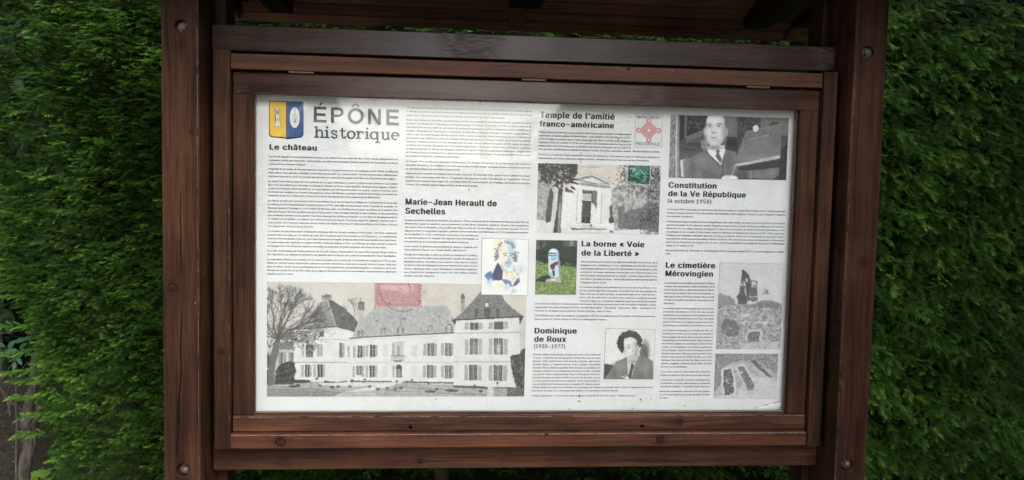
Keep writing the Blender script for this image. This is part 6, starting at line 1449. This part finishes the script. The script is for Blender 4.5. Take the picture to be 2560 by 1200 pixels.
# unseen hedge arm added on the right, out of frame, to block light there
h2 = empty('yew_hedge', (2.55, -1.2, 0), 'added out-of-view yew hedge arm that blocks light at the right of the notice board', 'hedge')
out = []
for _ in range(2000):
    z = rnd.uniform(.1, 4.2); y = rnd.uniform(-3.3, .5); x = 1.98 + .05 * fbm(np.float64(y), np.float64(z), 5., 11) + rnd.random() * .12
    branch_cluster(out, x, y, z, (-rnd.uniform(.4, .9), rnd.gauss(0, .5), rnd.gauss(0, .2)), (-.3, 0, 1), 5, 1.35, .4 + rnd.gauss(0, .15))
foliage('foliage', h2, out)
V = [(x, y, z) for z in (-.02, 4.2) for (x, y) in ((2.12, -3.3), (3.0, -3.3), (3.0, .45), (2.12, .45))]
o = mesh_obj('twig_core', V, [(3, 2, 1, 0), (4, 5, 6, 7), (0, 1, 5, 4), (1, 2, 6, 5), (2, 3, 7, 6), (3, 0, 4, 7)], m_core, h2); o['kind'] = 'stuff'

# ------------------------------------------------------------------ beyond the left end of the hedge
t = NT('pebbly_concrete'); Pg = t.node('ShaderNodeTexCoord').outputs['Object']
vo = t.node('ShaderNodeTexVoronoi', {'Vector': Pg, 'Scale': 38.0}); vo2 = t.node('ShaderNodeTexVoronoi', {'Vector': Pg, 'Scale': 85.0})
nb2 = t.noise(Pg, 6, 6, .65)
c = t.mix(nb2, (0.018, 0.014, 0.010), (0.042, 0.033, 0.024))
c = t.mix(t.math('MULTIPLY', t.ramp(vo.outputs['Distance'], .12, .20, 1, 0), t.ramp(t.noise(Pg, 30, 2), .5, .6)), c, (0.15, 0.135, 0.11))
c = t.mix(t.math('MULTIPLY', t.ramp(vo2.outputs['Distance'], .16, .28, 1, 0), t.ramp(t.noise(Pg, 45, 2), .48, .6)), c, (0.11, 0.09, 0.07))
m_conc = t.done(t.node('ShaderNodeBsdfPrincipled', {'Base Color': c, 'Roughness': .95, 'Normal': t.bump(t.math('SUBTRACT', t.math('MULTIPLY', nb2, .6), t.math('ADD', vo.outputs['Distance'], t.math('MULTIPLY', vo2.outputs['Distance'], .5))), .012)}))
gx = np.linspace(-4.2, -1.2, 90); gz = np.linspace(-.05, .80, 40); GX, GZ = np.meshgrid(gx, gz)
GY = 1.22 + .012 * np.sin(GX * 11 + GZ * 7) + .008 * np.sin(GX * 37 - GZ * 23) + rng.normal(0, .0025, GX.shape)
idx = np.arange(GX.size).reshape(GX.shape); F = np.stack([idx[:-1, :-1], idx[:-1, 1:], idx[1:, 1:], idx[1:, :-1]], -1).reshape(-1, 4)
top = idx[-1]; V = np.stack([GX, GY, GZ + .012 * np.sin(GX * 9) * (GZ > .7)], -1).reshape(-1, 3); n0 = len(V)
V2 = np.stack([gx, np.full(90, 1.5), np.full(90, .80)], -1); V3 = np.stack([gx, np.full(90, 1.5), np.full(90, -.05)], -1); V = np.concatenate([V, V2, V3])
F2 = np.stack([top[:-1], top[1:], n0 + np.arange(1, 90), n0 + np.arange(0, 89)], -1); F3 = np.stack([n0 + np.arange(0, 89), n0 + np.arange(1, 90), n0 + 90 + np.arange(1, 90), n0 + 90 + np.arange(0, 89)], -1)
o = np_mesh('low_wall', V, np.concatenate([F, F2, F3]), m_conc, None)
tag(o, 'low rough pebbly concrete wall beside the left end of the hedge', 'wall')
t = NT('gnarled_bark'); Pg = t.node('ShaderNodeTexCoord').outputs['Object']
mp = t.node('ShaderNodeMapping', {'Vector': Pg, 'Scale': (70, 70, 9)}); nn_ = t.noise(mp.outputs[0], 1, 5, .6)
m_bark = t.done(t.node('ShaderNodeBsdfPrincipled', {'Base Color': t.mix(t.ramp(nn_, .3, .7), (0.025, 0.02, 0.016), (0.12, 0.10, 0.085)), 'Roughness': .9, 'Normal': t.bump(nn_, .01)}))
vt = empty('climbing_vine', (-2.02, .98, 0), 'old gnarled brown vine trunk growing up against the pebbly low wall', 'vine')
def W3(px, py, Y):
    a = (px - 1280) / 2050; b = (py - 600) / 2050; d = CF + a * CR - b * CU; tt = (Y - CAM[1]) / d[1]; q = CAM + tt * d; return (float(q[0]), float(q[1]), float(q[2]) + ZB)
def vine(name, px, Y, r0, r1, seed, n=8, parent=None, rough=.22):
    pts = [Vector(W3(x, y, Y + (k % 3) * .01)) for k, (x, y) in enumerate(px)]
    P = []
    for i in range(len(pts) - 1):
        for k in range(4): P.append(pts[i].lerp(pts[i + 1], k / 4) + Vector((rnd.uniform(-.003, .003), 0, 0)))
    P.append(pts[-1]); R = [r0 + (r1 - r0) * i / (len(P) - 1) for i in range(len(P))]
    V, F = tube_pts(P, R, n, rough, seed); return mesh_obj(name, V, F, m_bark, parent or vt, True)
vine('trunk', [(48, 1340), (50, 1240), (58, 1190), (66, 1150), (72, 1118), (70, 1092), (64, 1068), (66, 1045), (72, 1015), (78, 985), (84, 940), (95, 880), (110, 820)], .92, .024, .012, 1, 10)
vine('branch', [(70, 1100), (80, 1112), (88, 1085), (84, 1060), (92, 1040), (98, 1010), (92, 985)], .93, .015, .008, 2)
vine('branch', [(64, 1062), (58, 1040), (60, 1020)], .97, .008, .005, 3)
vine('branch', [(24, 1040), (23, 1010), (16, 990), (-6, 965)], 1.02, .006, .005, 4)
vine('branch', [(18, 1000), (40, 1015), (60, 1030)], 1.03, .006, .004, 5)
vine('branch', [(-20, 975), (2, 955), (20, 925), (34, 903), (50, 880), (64, 862)], 1.00, .0035, .002, 6)
vine('branch', [(10, 1000), (28, 960), (50, 930), (70, 905)], 1.05, .0035, .002, 7)
vine('branch', [(-20, 634), (5, 636), (22, 638), (36, 642), (60, 650)], 1.0, .008, .005, 8)
vine('branch', [(6, 658), (14, 630), (20, 600), (30, 560)], 1.02, .003, .002, 9)
vine('branch', [(-10, 835), (20, 832), (55, 825), (90, 815)], 1.02, .0025, .0015, 10)
vine('branch', [(-15, 592), (10, 590), (40, 586)], 1.02, .003, .002, 11)
vine('branch', [(2, 950), (3, 930), (0, 880), (6, 850)], 1.06, .003, .002, 12)
# broad leaves
def leafmat(name, a, b):
    t = NT(name); P = t.node('ShaderNodeTexCoord').outputs['Object']; c = t.mix(t.noise(P, 40, 3), a, b)
    pb = t.node('ShaderNodeBsdfPrincipled', {'Base Color': c, 'Roughness': .5, 'Specular IOR Level': .2, 'Normal': t.bump(t.noise(P, 200, 3), .0008)}); tr = t.node('ShaderNodeBsdfTranslucent', {'Color': b})
    return t.done(t.node('ShaderNodeMixShader', {0: .2, 1: pb.outputs[0], 2: tr.outputs[0]}))
m_leaf = leafmat('bluish_green_leaf', (0.045, 0.13, 0.055), (0.085, 0.21, 0.09)); m_leafd = leafmat('dark_shrub_leaf', (0.018, 0.045, 0.020), (0.035, 0.075, 0.032)); m_leafy = leafmat('yellow_green_leaf', (0.07, 0.13, 0.015), (0.11, 0.19, 0.028))
def leaf_mesh(name, L, Wd, mat, lobes=0, n=9):
    V = []; F = []
    for i in range(n):
        t_ = i / (n - 1); w = Wd / 2 * math.sin(math.pi * t_ ** .8) ** .8 if 0 < t_ < 1 else 0.0004
        if lobes: w *= 1 + .45 * math.sin(t_ * math.pi * 5)
        z = -.12 * L * t_ * t_
        V += [(L * t_, -w, z + w * .28), (L * t_, 0, z), (L * t_, w, z + w * .28)]
    for i in range(n - 1):
        a = i * 3; F += [(a, a + 3, a + 4, a + 1), (a + 1, a + 4, a + 5, a + 2)]
    me = bpy.data.meshes.new(name); me.from_pydata(V, [], F); me.materials.append(mat); me.polygons.foreach_set('use_smooth', [True] * len(F)); me.update(); return me
def put_leaf(me, base, tip, Y, parent, up=(0, -.8, .6), label=None, nm='leaf'):
    b = Vector(W3(*base, Y)); e = Vector(W3(*tip, Y - .015)); d = (e - b); L = d.length; d.normalize(); u = Vector(up); s = u.cross(d).normalized(); u = d.cross(s)
    o = bpy.data.objects.new(nm, me); scene.collection.objects.link(o)
    m = Matrix((d * L / .05, s * L / .05, u * L / .05)).transposed().to_4x4(); m.translation = b
    o.parent = parent; o.matrix_world = m
    o.matrix_parent_inverse = Matrix.Translation(-Vector(parent.location)); o.matrix_basis = m
    return o
LM = leaf_mesh('leaf', .05, .021, m_leaf); LD = leaf_mesh('dark_leaf', .05, .022, m_leafd, n=4); LY = leaf_mesh('lobed_leaf', .05, .04, m_leafy, 1)
sp = empty('leafy_sapling', (-1.95, .85, 0), 'slender sapling with smooth bluish green oval leaves beside the hedge end', 'plant')
for b, e in (((2, 874), (-22, 868)), ((16, 878), (42, 874)), ((10, 886), (-14, 880)), ((10, 886), (26, 891)), ((20, 870), (38, 850)), ((38, 855), (66, 846)), ((34, 900), (58, 880)), ((44, 895), (54, 912)), ((38, 905), (33, 926)), ((48, 872), (66, 856)), ((12, 868), (-6, 856)), ((6, 888), (22, 880)), ((58, 850), (78, 842)), ((36, 898), (20, 905))):
    put_leaf(LM, b, e, .86 + rnd.uniform(-.02, .04), sp, (rnd.uniform(-.3, .3), -.8, .6))
vv = vine('stem', [(40, 1340), (38, 1150), (42, 960), (40, 905), (30, 880), (8, 876)], .90, .004, .002, 30, parent=sp)
gv = empty('small_vine', (-1.85, .8, 0), 'low vine with bright yellow green lobed leaves below the hedge end', 'plant')
for b, e in (((92, 1178), (78, 1196)), ((94, 1176), (110, 1192)), ((100, 1190), (122, 1180)), ((90, 1188), (84, 1210)), ((112, 1196), (126, 1212)), ((104, 1202), (96, 1222))): put_leaf(LY, b, e, .78, gv, (rnd.uniform(-.3, .3), -.9, .4))
vine('stem', [(100, 1340), (98, 1250), (96, 1196), (93, 1176)], .80, .003, .002, 31, parent=gv)
# dark shrub behind
ds = empty('dark_shrub', (-2.6, 1.9, 0), 'dark leafy shrub in deep shade above the pebbly low wall, with added unseen foliage at its left', 'shrub')
Vb, _ = None, None
LV = np.array([v.co[:] for v in LD.vertices]); LF = np.array([tuple(p.vertices) for p in LD.polygons])
def leafcloud(name, parent, n, fn, mat, scale=(1, 2), seed=1):
    r = np.random.default_rng(seed); C = fn(r, n)
    d = r.normal(size=(n, 3)); d[:, 2] -= .3; d /= np.linalg.norm(d, axis=1, keepdims=True); u = r.normal(size=(n, 3)) * .6 + np.array([0, -.5, 1]); s = np.cross(u, d); s /= np.linalg.norm(s, axis=1, keepdims=True); u = np.cross(d, s)
    sc = r.uniform(*scale, n)[:, None, None]
    W = C[:, None] + sc * (LV[None, :, 0:1] * d[:, None] + LV[None, :, 1:2] * s[:, None] + LV[None, :, 2:3] * u[:, None])
    F = (LF[None] + (np.arange(n) * len(LV))[:, None, None]).reshape(-1, 4)
    o = np_mesh(name, W.reshape(-1, 3), F, mat, parent); o['kind'] = 'stuff'; return o
leafcloud('foliage', ds, 6500, lambda r, n: np.stack([r.uniform(-4.4, -1.3, n), r.normal(1.75, .16, n), .85 + 2.6 * r.random(n)], 1), m_leafd, (1.0, 2.0), 4)
leafcloud('foliage', ds, 7000, lambda r, n: np.stack([r.uniform(-4.6, -2.35, n), r.uniform(-.4, 1.7, n), .7 + 2.3 * r.random(n)], 1), m_leafd, (1.4, 2.6), 5)  # unseen foliage added out of view on the left to shade the wall
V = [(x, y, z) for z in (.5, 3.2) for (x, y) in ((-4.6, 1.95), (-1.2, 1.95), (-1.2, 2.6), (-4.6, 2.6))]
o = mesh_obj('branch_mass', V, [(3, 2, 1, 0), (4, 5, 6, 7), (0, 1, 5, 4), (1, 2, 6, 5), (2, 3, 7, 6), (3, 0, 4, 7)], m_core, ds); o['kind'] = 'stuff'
for k in range(4): pts = curve_pts((-3.6 + k * .6, 1.8, 0), (-3.5 + k * .65, 1.85, 2.2), 10, .05, 50 + k); V, F = tube_pts(pts, [.03 - .0025 * i for i in range(10)], 7, .15, k); mesh_obj('stem', V, F, m_bark, ds, True)

# ------------------------------------------------------------------ across the road, behind the viewer (seen only mirrored in the glass and the varnish)
m_wall = simple('pale_house_render', (0.62, 0.58, 0.50), .85, 0, .08, 3); m_slate = simple('slate_roof', (0.07, 0.07, 0.08), .7, 0, .3, 8); m_white = simple('white_paint', (0.75, .75, .73), .5, 0, .05, 5); m_pane = simple('dark_pane', (0.02, .025, .03), .1, 0, .1, 2)
def boxm(name, x0, x1, y0, y1, z0, z1, mat, parent):
    V = [(x, y, z) for z in (z0, z1) for (x, y) in ((x0, y0), (x1, y0), (x1, y1), (x0, y1))]
    return mesh_obj(name, V, [(3, 2, 1, 0), (4, 5, 6, 7), (0, 1, 5, 4), (1, 2, 6, 5), (2, 3, 7, 6), (3, 0, 4, 7)], mat, parent)
hs = empty('house', (5.5, -16, 0), 'pale rendered house with slate roof and white balcony across the road', 'house')
boxm('wall', 2.4, 9.5, -20, -15, -.05, 2.6, m_wall, hs)
V = [(2.1, -20.3, 2.6), (9.8, -20.3, 2.6), (9.8, -14.7, 2.6), (2.1, -14.7, 2.6), (3.2, -17.5, 4.3), (8.7, -17.5, 4.3)]
mesh_obj('roof', V, [(3, 2, 5, 4)[::-1], (0, 1, 5, 4), (0, 4, 3), (1, 2, 5), (0, 3, 2, 1)], m_slate, hs)
for x in (3.4, 5.2, 7.2):
    f = boxm('window', x, x + 1.1, -15.0, -14.93, .9, 2.1, m_white, hs); boxm('pane', x + .08, x + .52, -14.93, -14.91, .98, 2.02, m_pane, f); boxm('pane', x + .58, x + 1.02, -14.93, -14.91, .98, 2.02, m_pane, f)
bc = boxm('balcony_rail', 3.0, 8.8, -13.95, -13.87, 1.62, 1.70, m_white, hs)
boxm('balcony_floor', 3.0, 8.8, -14.93, -13.87, .55, .68, m_white, hs)
for k in range(36): boxm('baluster', 3.02 + k * .162, 3.10 + k * .162, -13.94, -13.88, .68, 1.62, m_white, hs)
m_tleaf = leafmat('tree_leaf', (0.03, 0.07, 0.018), (0.06, 0.12, 0.03))
def tree(label, x, y, h, rx, rz, n, seed, low=.25):
    tr = empty('broadleaf_tree', (x, y, 0), label, 'tree')
    pts = curve_pts((x, y, 0), (x + .3, y, h * .8), 10, .12, seed); V, F = tube_pts(pts, [.22 - .018 * i for i in range(10)], 8, .12, seed); mesh_obj('trunk', V, F, m_bark, tr, True)
    r = random.Random(seed); cl = [(x + r.uniform(-1, 1) * rx * .8, y + r.uniform(-1, 1) * rx * .6, h * (low + (1 - low) * r.random())) for _ in range(16)]
    for k in range(5):
        e = cl[k]; pts = curve_pts((x, y, h * .3), e, 6, .08, seed + k); V, F = tube_pts(pts, [.09 - .013 * i for i in range(6)], 6, .1, k); mesh_obj('limb', V, F, m_bark, tr, True)
    def fn(rr, n):
        c = np.array(cl)[rr.integers(0, len(cl), n)]; v = rr.normal(size=(n, 3)); v /= np.linalg.norm(v, axis=1, keepdims=True); return c + v * (rr.random((n, 1)) ** .4) * np.array([rx * .42, rx * .42, rz * .30])
    leafcloud('crown', tr, n, fn, m_tleaf, (4.0, 7.5), seed)
tree('broad leafy tree left of the gap across the road', -3.9, -8.5, 5.2, 3.0, 3.2, 7000, 61, .1)
tree('second leafy tree at the far left across the road', -8.6, -9, 6.0, 3.2, 3.2, 4500, 62, .1)
tree('leafy tree rising behind the pale house', 6.2, -21, 10.5, 4.2, 4.6, 5500, 63, .22)
tree('leafy tree at the right hand end of the pale house', 11.5, -15, 8.5, 3.8, 4.0, 5000, 64, .1)
dh = empty('distant_hedge', (-1, -34, 0), 'low distant leafy hedge closing the gap across the road', 'hedge')
leafcloud('foliage', dh, 3500, lambda r, n: np.stack([r.uniform(-9, 7, n), r.normal(-34, .5, n), 2.5 * r.random(n)], 1), m_tleaf, (5, 9), 77)
tree('tall leafy tree behind the right hand end of the pale house', 10.5, -20, 10.5, 4.2, 4.6, 5000, 66, .1)
